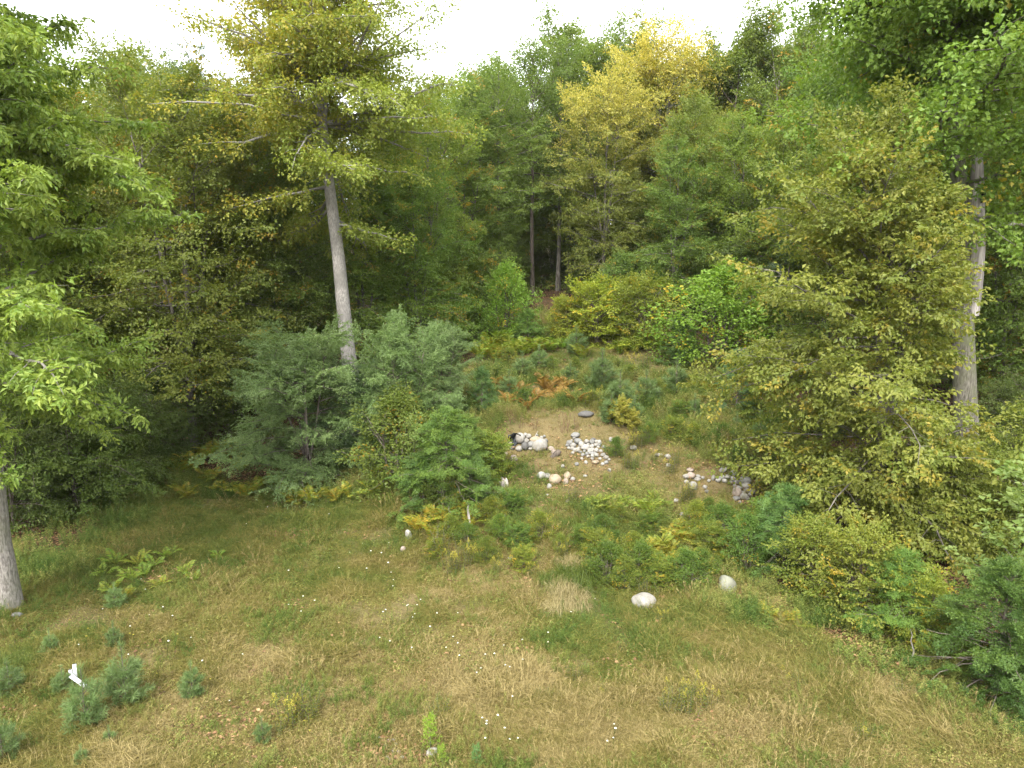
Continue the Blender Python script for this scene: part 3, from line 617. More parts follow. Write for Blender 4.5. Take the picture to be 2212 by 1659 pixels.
K['gold_a'] = grow('gold_a', 112, 14, .14, prof([(.1, 2.4), (.35, 3.6), (.6, 4.4), (.8, 4.2), (.92, 3.2), (1, 1.6)]), 74, T_FLAT[:3]+T_CLUMP[:1], (.125, .64), ('smooth_bark', 'gold_leaf'), h0=.2, elev=(0, 60), bend=-.1, spray=.9, subs=12, per=2.3, stems=3, aut=gold)
K['round_a'] = grow('round_a', 104, 14, .17, prof([(.15, 2.2), (.4, 3.8), (.65, 4.2), (.85, 3.2), (1, 1.3)]), 56, T_CLUMP, (.14, .8), ('grey_bark', 'maple_leaf'), h0=.15, elev=(5, 70), bend=-.1, spray=.75, subs=12, per=2.4, trunk_wob=.2, wiggle=.1, stems=3, aut=lambda p, r: .7*(r.random() < .05))
K['round_b'] = grow('round_b', 105, 14, .17, prof([(.2, 2.0), (.45, 3.4), (.7, 3.9), (.88, 2.9), (1, 1.2)]), 54, T_CLUMP, (.14, .78), ('brown_bark', 'maple_leaf'), h0=.2, elev=(10, 72), bend=-.05, spray=.75, subs=12, per=2.4, trunk_wob=.2, wiggle=.1, stems=3, dead=.06)
K['tall_a'] = grow('tall_a', 106, 15, .15, prof([(.36, 1.8), (.55, 3.2), (.75, 3.6), (.9, 2.6), (1, 1.0)]), 44, T_FLAT, (.13, .6), ('smooth_bark', 'forest_leaf'), h0=.36, elev=(0, 64), bend=-.08, spray=.85, subs=10, per=2.1, dead=.10)
K['tall_b'] = grow('tall_b', 107, 15, .13, prof([(.42, 1.6), (.6, 2.9), (.78, 3.4), (.92, 2.4), (1, 1.0)]), 42, T_CLUMP, (.125, .75), ('brown_bark', 'forest_leaf'), h0=.42, elev=(5, 66), bend=-.05, spray=.72, subs=10, per=2.1, dead=.10)
K['low_a'] = grow('low_a', 108, 5.5, .06, prof([(0, 2.2), (.2, 3.0), (.5, 3.0), (.8, 1.9), (1, .6)]), 60, T_FLAT[:3]+T_CLUMP[:1], (.11, .6), ('twig_bark', 'deep_leaf'), h0=.03, elev=(0, 55), bend=-.2, spray=.7, subs=12, per=2.3, droop=.08, stems=3, fork=.1, spread=.12)
K['low_b'] = grow('low_b', 109, 5.5, .055, prof([(0, 1.8), (.25, 2.5), (.55, 2.4), (.85, 1.4), (1, .5)]), 54, T_FLAT[:3]+T_CLUMP[:1], (.105, .6), ('twig_bark', 'deep_leaf'), h0=.03, elev=(2, 58), bend=-.15, spray=.7, subs=11, per=2.3, droop=.06, stems=2, fork=.15)
K['spruce'] = grow('spruce', 110, 14, .14, prof([(0, 2.4), (.3, 1.9), (.7, .95), (1, .15)]), 44, T_NEED, (.13, .22), ('brown_bark', 'spruce_leaf'), h0=.1, elev=(-12, 30), bend=-.1, spray=.8, subs=4, per=1, droop=.12, ldroop=0, fold=0)
K['tall_pine'] = grow('tall_pine', 111, 16, .18, prof([(.3, 1.6), (.5, 2.6), (.75, 2.2), (.9, 1.4), (1, .5)]), 40, T_BRUSH, (.16, .14), ('brown_bark', 'spruce_leaf'), h0=.3, elev=(5, 40), bend=.08, spray=.45, subs=8, per=2, ldroop=0, fold=0)
# shrubs and saplings
K['hemlock_a'] = grow('hemlock_a', 120, 2.2, .03, prof([(0, 1.2), (.3, 1.05), (.7, .6), (1, .12)]), 84, T_NEED, (.042, .32), ('twig_bark', 'hemlock_leaf'), h0=.0, elev=(0, 55), bend=-.22, spray=.34, subs=6, per=1, droop=.15, ldroop=0, fold=.05, top_spray=4)
K['hemlock_b'] = grow('hemlock_b', 121, 2.2, .03, prof([(0, .85), (.4, .75), (.75, .42), (1, .1)]), 56, T_NEED, (.045, .3), ('twig_bark', 'hemlock_leaf'), h0=.01, elev=(15, 60), bend=-.15, spray=.32, subs=5, per=1, droop=.08, ldroop=0, fold=.05, top_spray=4)
K['bush_a'] = grow('bush_a', 122, 2.2, .025, prof([(0, 1.0), (.4, 1.25), (.75, .95), (1, .4)]), 64, T_FLAT_S, (.085, .65), ('twig_bark', 'beech_leaf'), h0=.05, elev=(10, 62), bend=-.05, spray=.38, subs=8, per=1.6, stems=4, fork=0, spread=.16, flat=.5, aut=lambda p, r: .7*(r.random() < .04))
K['bush_b'] = grow('bush_b', 123, 2.2, .025, prof([(0, .95), (.4, 1.15), (.75, .9), (1, .45)]), 56, T_CLUMP, (.075, .65), ('twig_bark', 'weed_leaf'), h0=.05, elev=(20, 70), bend=-.02, spray=.36, subs=6, per=1.4, stems=5, fork=0, spread=.16, flat=.5, aut=lambda p, r: .8*(r.random() < .06))
K['sapling'] = grow('sapling', 124, 2.2, .016, prof([(0, .3), (.3, .6), (.7, .5), (1, .2)]), 20, T_FLAT_S, (.075, .75), ('smooth_bark', 'birch_leaf'), h0=.12, elev=(20, 65), bend=-.1, spray=.3, subs=4, per=1, flat=.4, jitter=.6)
def pine_sapling(seed, H=1.0):
    rng = np.random.default_rng(seed); L, T = Leaves(), Tubes(); p, a, s = [], [], []
    T.add([(0, 0, 0), (.005, 0, H*.5), (0, .004, H*.98)], [.014, .010, .005], 5)
    whorls = [(.04, .34), (.15, .40), (.29, .36), (.44, .26), (.58, .13)]
    for f, r in whorls:
        nb = rng.integers(5, 8)
        for b in range(nb):
            az = 2*pi*b/nb+rng.normal(0, .25); ln = r*H*rng.uniform(.75, 1.2); e = radians(rng.uniform(18, 48)); d = np.array([cos(az)*cos(e), sin(az)*cos(e), sin(e)])
            o = np.array([0, 0, f*H]); T.add([o, o+d*ln*.5, o+d*ln+np.array([0, 0, .06*ln])], [.006, .005, .003], 3)
            for q in (.3, .72): p.append(o+d*ln*q); a.append(d+rng.normal(0, .1, 3)); s.append(.14*H)
            for sg in (-1, 1):
                if ln > .26*H: p.append(o+d*ln*.5); a.append(rot_about_z(d, sg*.7)); s.append(.13*H)
    for f in (.72, .86, .97): p.append(np.array([0, 0, f*H-.07*H])); a.append(np.array([.02, 0, 1.])); s.append(.10*H)
    p, a, s = np.array(p), np.array(a), np.array(s)
    for q in range(3):
        k = np.arange(len(p)) % 3 == q; place_sprays(L, T_BRUSH[q], p[k], a[k], unit(rng.normal(0, 1, (k.sum(), 3))), s[k], (.115*H, .045), rng, .2)
    return {'trunk': T.mesh('pine_sapling_stem', M['twig_bark']), 'crown': L.mesh('pine_sapling_needles', M['pine_leaf'], 0, .1), 'H': H}
for q in range(3): K['pine_%d' % q] = pine_sapling(130+q)
# locust: blue-green feathery shrubs
LOC = prof([(0, 1.9), (.2, 2.5), (.5, 2.5), (.75, 2.1), (.9, 1.5), (1, .9)])
K['locust_a'] = grow('locust_a', 140, 4.6, .05, LOC, 60, T_PIN, (.062, .55), ('twig_bark', 'locust_leaf'), h0=.05, elev=(0, 58), bend=-.2, spray=.55, subs=10, per=2.3, stems=5, fork=.12, spread=.2, flat=.6, jitter=.45, wiggle=.12, enoise=18)
K['locust_b'] = grow('locust_b', 141, 4.8, .05, prof([(0, 1.5), (.3, 2.1), (.6, 2.1), (.85, 1.6), (1, .9)]), 64, T_PIN, (.062, .55), ('twig_bark', 'locust_leaf'), h0=.06, elev=(5, 62), bend=-.18, spray=.55, subs=10, per=2.3, stems=4, fork=.12, spread=.18, flat=.6, jitter=.45, wiggle=.12, enoise=18)

# ------------------------------------------------------------------ the big single trees
B = P(25, 1312)
K['ash'] = grow('ash', 201, 16.5, .165, prof([(.22, 2.6), (.28, 4.1), (.38, 4.7), (.46, 4.3), (.53, 3.5), (.62, 3.0), (.70, 2.9), (.77, 3.6), (.88, 3.8), (1, 1.6)]), 92, T_WHORL, (.13, .46), ('grey_bark', 'ash_leaf'), h0=.26, hpow=1.35, elev=(-6, 58), bend=-.08,
               spray=.5, subs=12, per=2.4, droop=.05, flat=.6, enoise=18, stems=2, fork=.5, spread=.06, trunk_k=14, lean=(0, 0), wiggle=.08, trunk_wob=.06)
put(K['ash'], 'ash_tree', 'bright green broadleaf tree with drooping leaflets, its smooth grey trunk by the fern lawn edge', 'tree', B)

B = D(775, 27.0)
def mid_aut(p, r):
    f = sm((6.5-p[0]*2.0+(p[2]-12)*.9)/13); return float(np.clip(r.normal(-.12+.7*(f-.3), .25), 0, .7))
K['mid_maple'] = grow('mid_maple', 202, 18.8, .33, prof([(.40, 3.2), (.5, 4.6), (.6, 5.2), (.78, 5.2), (.9, 4.6), (1, 2.6)]), 96, T_CLUMP, (.115, .78), ('pale_bark', 'ochre_leaf'), h0=.42, elev=(-6, 60), bend=-.08, spray=.58, subs=12, per=2.3, stems=3, fork=.66, spread=.10,
                       trunk_k=14, lean=(-1.5, 0), dead=.03, aut=mid_aut, flat=.35, limb_r=.28, wiggle=.1, trunk_wob=.1, taper=.95)
put(K['mid_maple'], 'maple_tree', 'tall tree turning ochre, its straight pale grey trunk rising behind the blue-green shrubs', 'tree', B, tint=(1.15, 1.22, 1.05))

B = D(2092, 20.0)
K['side_maple'] = grow('side_maple', 203, 17.0, .34, prof([(.44, 2.6), (.52, 4.6), (.62, 5.2), (.75, 4.4), (.85, 3.4), (.95, 2.4), (1, 1.5)]), 96, T_CLUMP, (.13, .85), ('rough_bark', 'maple_leaf'), h0=.46, stems=2, fork=.6, elev=(-10, 58), bend=-.04, spray=.66, subs=12, per=2.6,
                        trunk_k=14, lean=(-2.2, 0), flat=.5, limb_r=.22, wiggle=.1, droop=.05, trunk_wob=.03, aut=lambda p, r: .5*(r.random() < .04))
e = put(K['side_maple'], 'maple_tree', 'large bright green maple with a grey trunk that forks beside a broken dead stub', 'tree', B, tint=(1.2, 1.2, 1))
tb = Tubes(); zs = np.linspace(5.2, 9.8, 9); tb.add(np.stack([.20-.125*zs+.02*np.sin(zs*2)+.05*(zs-5.2), np.full(9, -.12), zs], 1), [.14, .19, .21, .21, .21, .20, .18, .14, .05], 12)
link('dead_stub', tb.mesh('dead_stub', M['dead_wood']), e)
tb = Tubes(); tb.add([(-.68, -.37, 8.25), (-.70, -.375, 8.5), (-.70, -.37, 8.75)], [.05, .075, .03], 8); link('hollow', tb.mesh('hollow', plain_mat('hollow_dark', (.012, .010, .008), .95)), e)
tb = Tubes(); tb.add([(-.6, -.2, 7.6), (.3, -.5, 7.7), (1.0, -.6, 7.3), (2.1, -.7, 7.0)], [.07, .055, .045, .02], 7); tb.add([(.65, -.55, 7.5), (1.1, -.7, 7.9), (1.6, -.8, 8.0)], [.03, .02, .01], 5)
link('dead_limb', tb.mesh('dead_limb', M['dead_wood']), e)

B = D(1890, 17.3)
K['side_beech'] = grow('side_beech', 204, 8.9, .17, lambda h, az: float(np.interp(h, [0, .1, .3, .55, .75, .9, 1], [2.3, 2.7, 3.6, 4.1, 4.2, 3.5, 2.0]))*(1 if cos(az) < -.3 else .36 if h > .30 else .9), 112, T_FLAT, (.12, .62), ('smooth_bark', 'beech_leaf'), h0=.05, elev=(-2, 56), bend=-.16, spray=.7, subs=14, per=2.5, limb_r=.2, stems=3, fork=.2, spread=.05, lean=(-.2, 0), enoise=16,
                       droop=.05, dead=.05, wiggle=.1, aut=lambda p, r: .4*(r.random() < .08))
put(K['side_beech'], 'beech_tree', 'spreading yellow-green beech with low sprays sweeping over the rough grass below the broken stub', 'tree', B)

# ------------------------------------------------------------------ the wood
FR, BK = 'trees along the edge of the wood', 'trees standing deep in the wood'
def tree(kind, u, y, vtop, label, leafm=None, tint=None, rz=0, name='forest_tree', group=None, barkm=None, sx=1.0, cat='tree', parts=('trunk', 'branches', 'crown')):
    b = D(u, y); s = (Z(vtop, y)-b[2])/K[kind]['H']
    return put(K[kind], name, label, cat, b-np.array([0, 0, .05]), rz, (s*sx, s*sx, s), group, leafm, barkm, tint, parts)
G_ = 'trees along the edge of the wood'
W = [ # kind, u, y, v_top, label, leaf, tint, sx
 ('beech_a', 60, 24, 250, 'olive green tree close behind the bright drooping-leaved tree', 'olive_leaf', (.9, .95, .9), 1.1),
 ('beech_b', 215, 26.5, 225, 'yellow-olive tree standing in front of the dark pointed spruce', 'olive_leaf', (1.1, 1.05, .9), 1.05),
 ('beech_c', 420, 26, 205, 'yellow-green tree with scattered orange leaves and a thin dark trunk, nearest the blue-green shrubs', 'beech_leaf', (.85, .9, .9), 1.05),
 ('beech_a', 335, 31, 185, 'pale yellow-green tree under the gap of white sky', 'olive_leaf', (1.15, 1.1, 1), 1.0),
 ('round_a', 120, 31, 215, 'yellowish tree top between the bright drooping tree and the pointed spruce', 'ochre_leaf', (1.1, 1.05, .8), 1.0),
 ('beech_b', 560, 30, 240, 'mid green tree between the orange-dotted one and the pale straight trunk', 'forest_leaf', (1, 1, 1), 1.0),
 ('beech_c', 655, 33, 330, 'dark green tree directly behind the pale straight trunk', 'forest_leaf', (.9, .95, 1), 1.0),
 ('beech_a', 850, 33, 300, 'fresh green layered tree just past the pale straight trunk', 'forest_leaf', (1.05, 1.15, .9), 1.0),
 ('beech_b', 935, 36, 235, 'yellow-green tree in the dip of the skyline', 'olive_leaf', (1.05, 1.1, .9), 1.05),
 ('beech_c', 1000, 40, 225, 'grey-green tree at the low point of the skyline, beside the bare forked trunk', 'forest_leaf', (1.0, 1.05, 1.1), 1.0),
 ('tall_a', 1080, 41, 170, 'slim green tree whose twin pale trunks show above the young maple bush', 'forest_leaf', (1.0, 1.05, 1.0), 1.0),
 ('tall_b', 1150, 44, 120, 'tall dark-trunked tree in the middle of the shaded gap', 'forest_leaf', (.95, 1.0, 1.0), 1.05),
 ('tall_a', 1205, 47, 130, 'tall green tree with a black trunk seen above the bare earth patch', 'forest_leaf', (.95, 1.0, 1.0), 1.0),
 ('gold_a', 1300, 41, 185, 'yellow tree with golden upper sprays over the shaded gap', None, (.95, 1, 1), .9),
 ('gold_a', 1430, 46, 95, 'brightest golden yellow tree on the skyline', None, (1.05, 1.05, 1), 1.0),
 ('beech_c', 1490, 39, 245, 'fresh yellow-green tree below the golden crown', 'beech_leaf', (.85, .95, .9), 1.0),
 ('beech_a', 1590, 36, 285, 'mid green layered tree between the golden crown and the spreading beech', 'forest_leaf', (1.1, 1.15, .9), 1.0),
 ('beech_b', 1690, 33, 265, 'olive tree half hidden by the spreading yellow-green beech', 'olive_leaf', (1.0, 1.05, .9), 1.0),
 ('round_b', 1530, 46, 105, 'dull green tree on the skyline next to the golden crown', 'forest_leaf', (1.1, 1.05, .95), 1.0),
 ('round_a', 1625, 47, 110, 'grey-green round tree on the skyline above the layered tree', 'forest_leaf', (1.15, 1.1, 1.1), 1.0),
 ('beech_c', 1700, 44, 70, 'tall green skyline tree just before the large maple', 'forest_leaf', (1.1, 1.1, 1.0), 1.0),
 ('round_b', 1240, 50, 95, 'pale green skyline tree with a bare twiggy tip', 'forest_leaf', (1.1, 1.1, 1.1), 1.05),
 ('round_a', 1330, 52, 90, 'grey-green skyline tree behind the slender yellow tree', 'forest_leaf', (1.1, 1.1, 1.1), 1.0),
 ('round_b', 1060, 48, 160, 'rounded green tree where the skyline starts to climb', 'forest_leaf', (1.1, 1.15, 1.1), 1.0),
 ('round_a', 1790, 32, 160, 'green tree showing between the large maple and the olive tree', 'maple_leaf', (.95, .95, 1), 1.0),
 ('gold_a', 1935, 27, 250, 'golden-leaved tree glimpsed through gaps beside the broken stub', None, (1.15, 1.1, 1), .8),
 ('beech_a', 2060, 29, 150, 'dark green tree filling behind the large maple trunk', 'forest_leaf', (.85, .9, .9), 1.1),
 ('beech_c', 2220, 25, 90, 'green tree past the broken stub at the edge of the view', 'forest_leaf', (.9, 1.0, .9), 1.1),
 ('round_a', 1960, 36, 60, 'tall green tree high behind the large maple', 'maple_leaf', (.9, .9, 1), 1.0),
]
for q, (kd, u, y, vt, lab, lm, tn, sx) in enumerate(W): tree(kd, u, y, vt, lab, lm, tn, q*1.7, group=G_, sx=sx)
tree('spruce', 178, 40, 150, 'dark pointed spruce standing above the yellowish trees', None, None, 0, 'spruce_tree')
tree('tall_pine', 470, 37, 110, 'dark pine with ragged branches just behind the ochre tree', None, None, 1, 'pine_tree')
tree('spruce', 965, 58, 185, 'small faint spruce tip in the dip of the skyline', None, (1.5, 1.5, 1.5), 2, 'spruce_tree')
tree('spruce', 1690, 30, 480, 'dark green spruce in the shade behind the spreading beech', None, None, 2, 'spruce_tree', sx=1.2)
rb = np.random.default_rng(5)
# more of the leafy edge
E2 = [('beech_b', -20, 21.5, 330, 'dark olive tree at the border of the view, behind the smooth grey trunk', 'olive_leaf', (.85, .9, .9)),
      ('beech_c', 140, 25.5, 330, 'olive tree with low foliage between the grey-trunked tree and the fern bank', 'olive_leaf', (.9, .95, .9)),
      ('beech_a', 500, 28, 330, 'yellow-green tree low in front of the ochre crown', 'beech_leaf', (.8, .88, .9)),
      ('round_a', 610, 30, 420, 'green rounded tree low beside the pale straight trunk', 'forest_leaf', (.95, 1.0, .9)),
      ('beech_b', 790, 31.5, 400, 'green tree half covered by the pale straight trunk', 'forest_leaf', (1, 1.08, .9)),
      ('beech_c', 905, 32, 395, 'lime green layered tree over the far locust shrub', 'maple_leaf', (1.1, 1.1, 1)),
      ('beech_a', 1455, 37, 330, 'lime green layered tree between the slender yellow tree and the dark spruce', 'maple_leaf', (1.05, 1.05, 1)),
      ('beech_c', 1775, 29, 300, 'olive tree rising directly behind the spreading beech', 'olive_leaf', (.95, 1.0, .9)),
      ('beech_b', 2150, 24.5, 420, 'dark leafy tree between the large maple trunk and the border of the view', 'forest_leaf', (.9, .95, .9))]
for q, (kd, u, y, vt, lab, lm, tn) in enumerate(E2): tree(kd, u, y, vt, lab, lm, tn, q*2.3+1, group=G_)
# deeper rows
for q in range(46):
    row = q % 3; u = -150+2500*(q+.5)/46+rb.normal(0, 25); y = (50, 58, 68)[row]+rb.uniform(-3, 3)
    sk = np.interp(u, [-200, 180, 240, 330, 420, 600, 900, 970, 1060, 1200, 1450, 1700, 1900, 2400], [120, 200, 215, 180, 180, 200, 230, 225, 190, 140, 130, 120, 60, 20])
    tree(['beech_a', 'round_a', 'tall_a', 'beech_c', 'round_b', 'beech_b'][q % 6], u, y, sk+rb.uniform(5, 60), '%s tree in the %s row of the deep wood behind %s' % (['layered green', 'rounded green', 'slim high-crowned', 'loose green', 'rounded brown-stemmed', 'dense green'][q % 6], ['nearest', 'middle', 'farthest'][row], behind(u)), 'forest_leaf', tuple(np.array([1.05, 1.05, 1.05])*rb.uniform(.85, 1.2)), rb.uniform(0, 6), 'forest_tree', BK)
for q in range(5): tree(['beech_b', 'round_a'][q % 2], 1120+35*q, (62, 70, 78)[q % 3], 300+rb.uniform(-40, 60), '%s tree far back, closing the view between the tall trunks of the shaded gap' % ['dense green', 'rounded green'][q % 2], 'forest_leaf', (.9, .95, .9), q*1.1, 'forest_tree', BK)
tree('round_a', 335, 66, 145, 'pale blue-green round tree showing over the wood in the gap of sky', 'locust_leaf', (1, .95, .8), 1)
tree('round_b', 395, 70, 175, 'second pale round tree in the gap of sky, lower than its neighbour', 'locust_leaf', (1, .95, .8), 2)
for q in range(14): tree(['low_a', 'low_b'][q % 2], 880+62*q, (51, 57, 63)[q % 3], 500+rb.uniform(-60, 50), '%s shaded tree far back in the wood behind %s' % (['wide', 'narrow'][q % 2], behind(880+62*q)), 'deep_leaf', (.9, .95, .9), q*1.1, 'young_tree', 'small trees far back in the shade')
# shaded young trees under the big ones
UN = [('low_a', 2040, 16.6, 960, 'yellow-green young beech filling under the large maple', 'beech_leaf', (.95, 1.0, .9)),
      ('low_b', 2215, 17.2, 900, 'green young beech at the border of the view past the large maple', 'beech_leaf', (.8, .88, .8)),
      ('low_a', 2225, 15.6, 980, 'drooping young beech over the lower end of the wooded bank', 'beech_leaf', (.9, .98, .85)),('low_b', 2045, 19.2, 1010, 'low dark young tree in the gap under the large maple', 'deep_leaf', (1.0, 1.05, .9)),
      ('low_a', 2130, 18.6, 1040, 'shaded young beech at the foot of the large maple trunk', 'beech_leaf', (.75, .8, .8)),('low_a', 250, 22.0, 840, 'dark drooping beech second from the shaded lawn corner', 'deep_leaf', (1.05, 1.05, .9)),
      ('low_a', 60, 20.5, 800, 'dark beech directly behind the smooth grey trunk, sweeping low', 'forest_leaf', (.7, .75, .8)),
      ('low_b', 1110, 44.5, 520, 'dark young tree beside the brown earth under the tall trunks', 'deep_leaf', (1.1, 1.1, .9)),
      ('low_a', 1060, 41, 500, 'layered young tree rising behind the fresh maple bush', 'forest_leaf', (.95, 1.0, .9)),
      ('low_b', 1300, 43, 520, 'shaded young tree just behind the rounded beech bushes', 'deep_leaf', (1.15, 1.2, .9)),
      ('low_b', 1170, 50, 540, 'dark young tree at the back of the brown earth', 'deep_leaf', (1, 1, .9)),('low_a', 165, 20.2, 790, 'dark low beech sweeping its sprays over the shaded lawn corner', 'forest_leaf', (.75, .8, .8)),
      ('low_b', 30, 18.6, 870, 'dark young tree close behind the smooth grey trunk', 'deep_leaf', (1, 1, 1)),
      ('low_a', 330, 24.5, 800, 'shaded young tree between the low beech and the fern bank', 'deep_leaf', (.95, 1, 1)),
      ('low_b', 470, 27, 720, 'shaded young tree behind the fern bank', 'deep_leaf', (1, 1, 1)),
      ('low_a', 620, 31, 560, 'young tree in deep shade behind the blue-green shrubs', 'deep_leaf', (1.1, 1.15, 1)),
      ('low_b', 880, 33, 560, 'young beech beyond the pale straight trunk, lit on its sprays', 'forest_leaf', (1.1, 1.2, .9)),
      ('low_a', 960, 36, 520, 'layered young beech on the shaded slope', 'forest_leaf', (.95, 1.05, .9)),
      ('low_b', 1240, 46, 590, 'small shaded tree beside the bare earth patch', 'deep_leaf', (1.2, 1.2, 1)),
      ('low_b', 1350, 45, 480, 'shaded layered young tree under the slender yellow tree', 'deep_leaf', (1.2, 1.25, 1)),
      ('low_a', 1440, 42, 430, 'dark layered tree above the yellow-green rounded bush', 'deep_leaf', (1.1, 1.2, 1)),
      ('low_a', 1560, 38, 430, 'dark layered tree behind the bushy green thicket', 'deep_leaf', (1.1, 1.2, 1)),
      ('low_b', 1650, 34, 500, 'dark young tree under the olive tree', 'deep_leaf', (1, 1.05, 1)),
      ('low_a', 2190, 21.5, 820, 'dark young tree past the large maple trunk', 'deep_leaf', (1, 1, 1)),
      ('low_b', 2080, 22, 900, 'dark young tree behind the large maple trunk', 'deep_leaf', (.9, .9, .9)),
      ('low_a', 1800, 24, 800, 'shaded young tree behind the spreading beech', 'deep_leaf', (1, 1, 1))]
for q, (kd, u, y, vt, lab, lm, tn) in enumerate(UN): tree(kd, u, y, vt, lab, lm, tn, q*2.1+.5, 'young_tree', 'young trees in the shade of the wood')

# ------------------------------------------------------------------ shrubs at the edges of the clearing
def shrub(kind, u, vb, vtop, label, name, cat='shrub', leafm=None, tint=None, rz=0, sx=1.0, group=None, parts=('stem', 'branches', 'foliage')):
    b = P(u, vb); y = b[1]; s = max(.1, (Z(vtop, y)-b[2])/K[kind]['H'])
    return put(K[kind], name, label, cat, b-np.array([0, 0, .03]), rz, (s*sx, s*sx, s), group, leafm, None, tint, parts)
LG = 'blue-green locust shrubs'
shrub('locust_a', 668, 1040, 735, 'large feathery blue-green locust shrub overhanging the lawn', 'locust_shrub', tint=(1.25, 1.2, 1.0), rz=.4, sx=1.12, group=LG)
shrub('locust_b', 880, 1000, 722, 'feathery locust shrub rising just past the foot of the pale trunk', 'locust_shrub', tint=(1.2, 1.2, .95), rz=1.2, sx=.98, group=LG)
shrub('locust_b', 955, 905, 722, 'smaller grey-green locust shrub at the far end of the row', 'locust_shrub', tint=(1.25, 1.2, 1.05), rz=2.6, sx=.98, group=LG)
shrub('locust_a', 770, 1000, 800, 'low dark locust shrub wedged between the larger ones', 'locust_shrub', tint=(.8, .85, .8), rz=3.6, sx=1.0, group=LG)
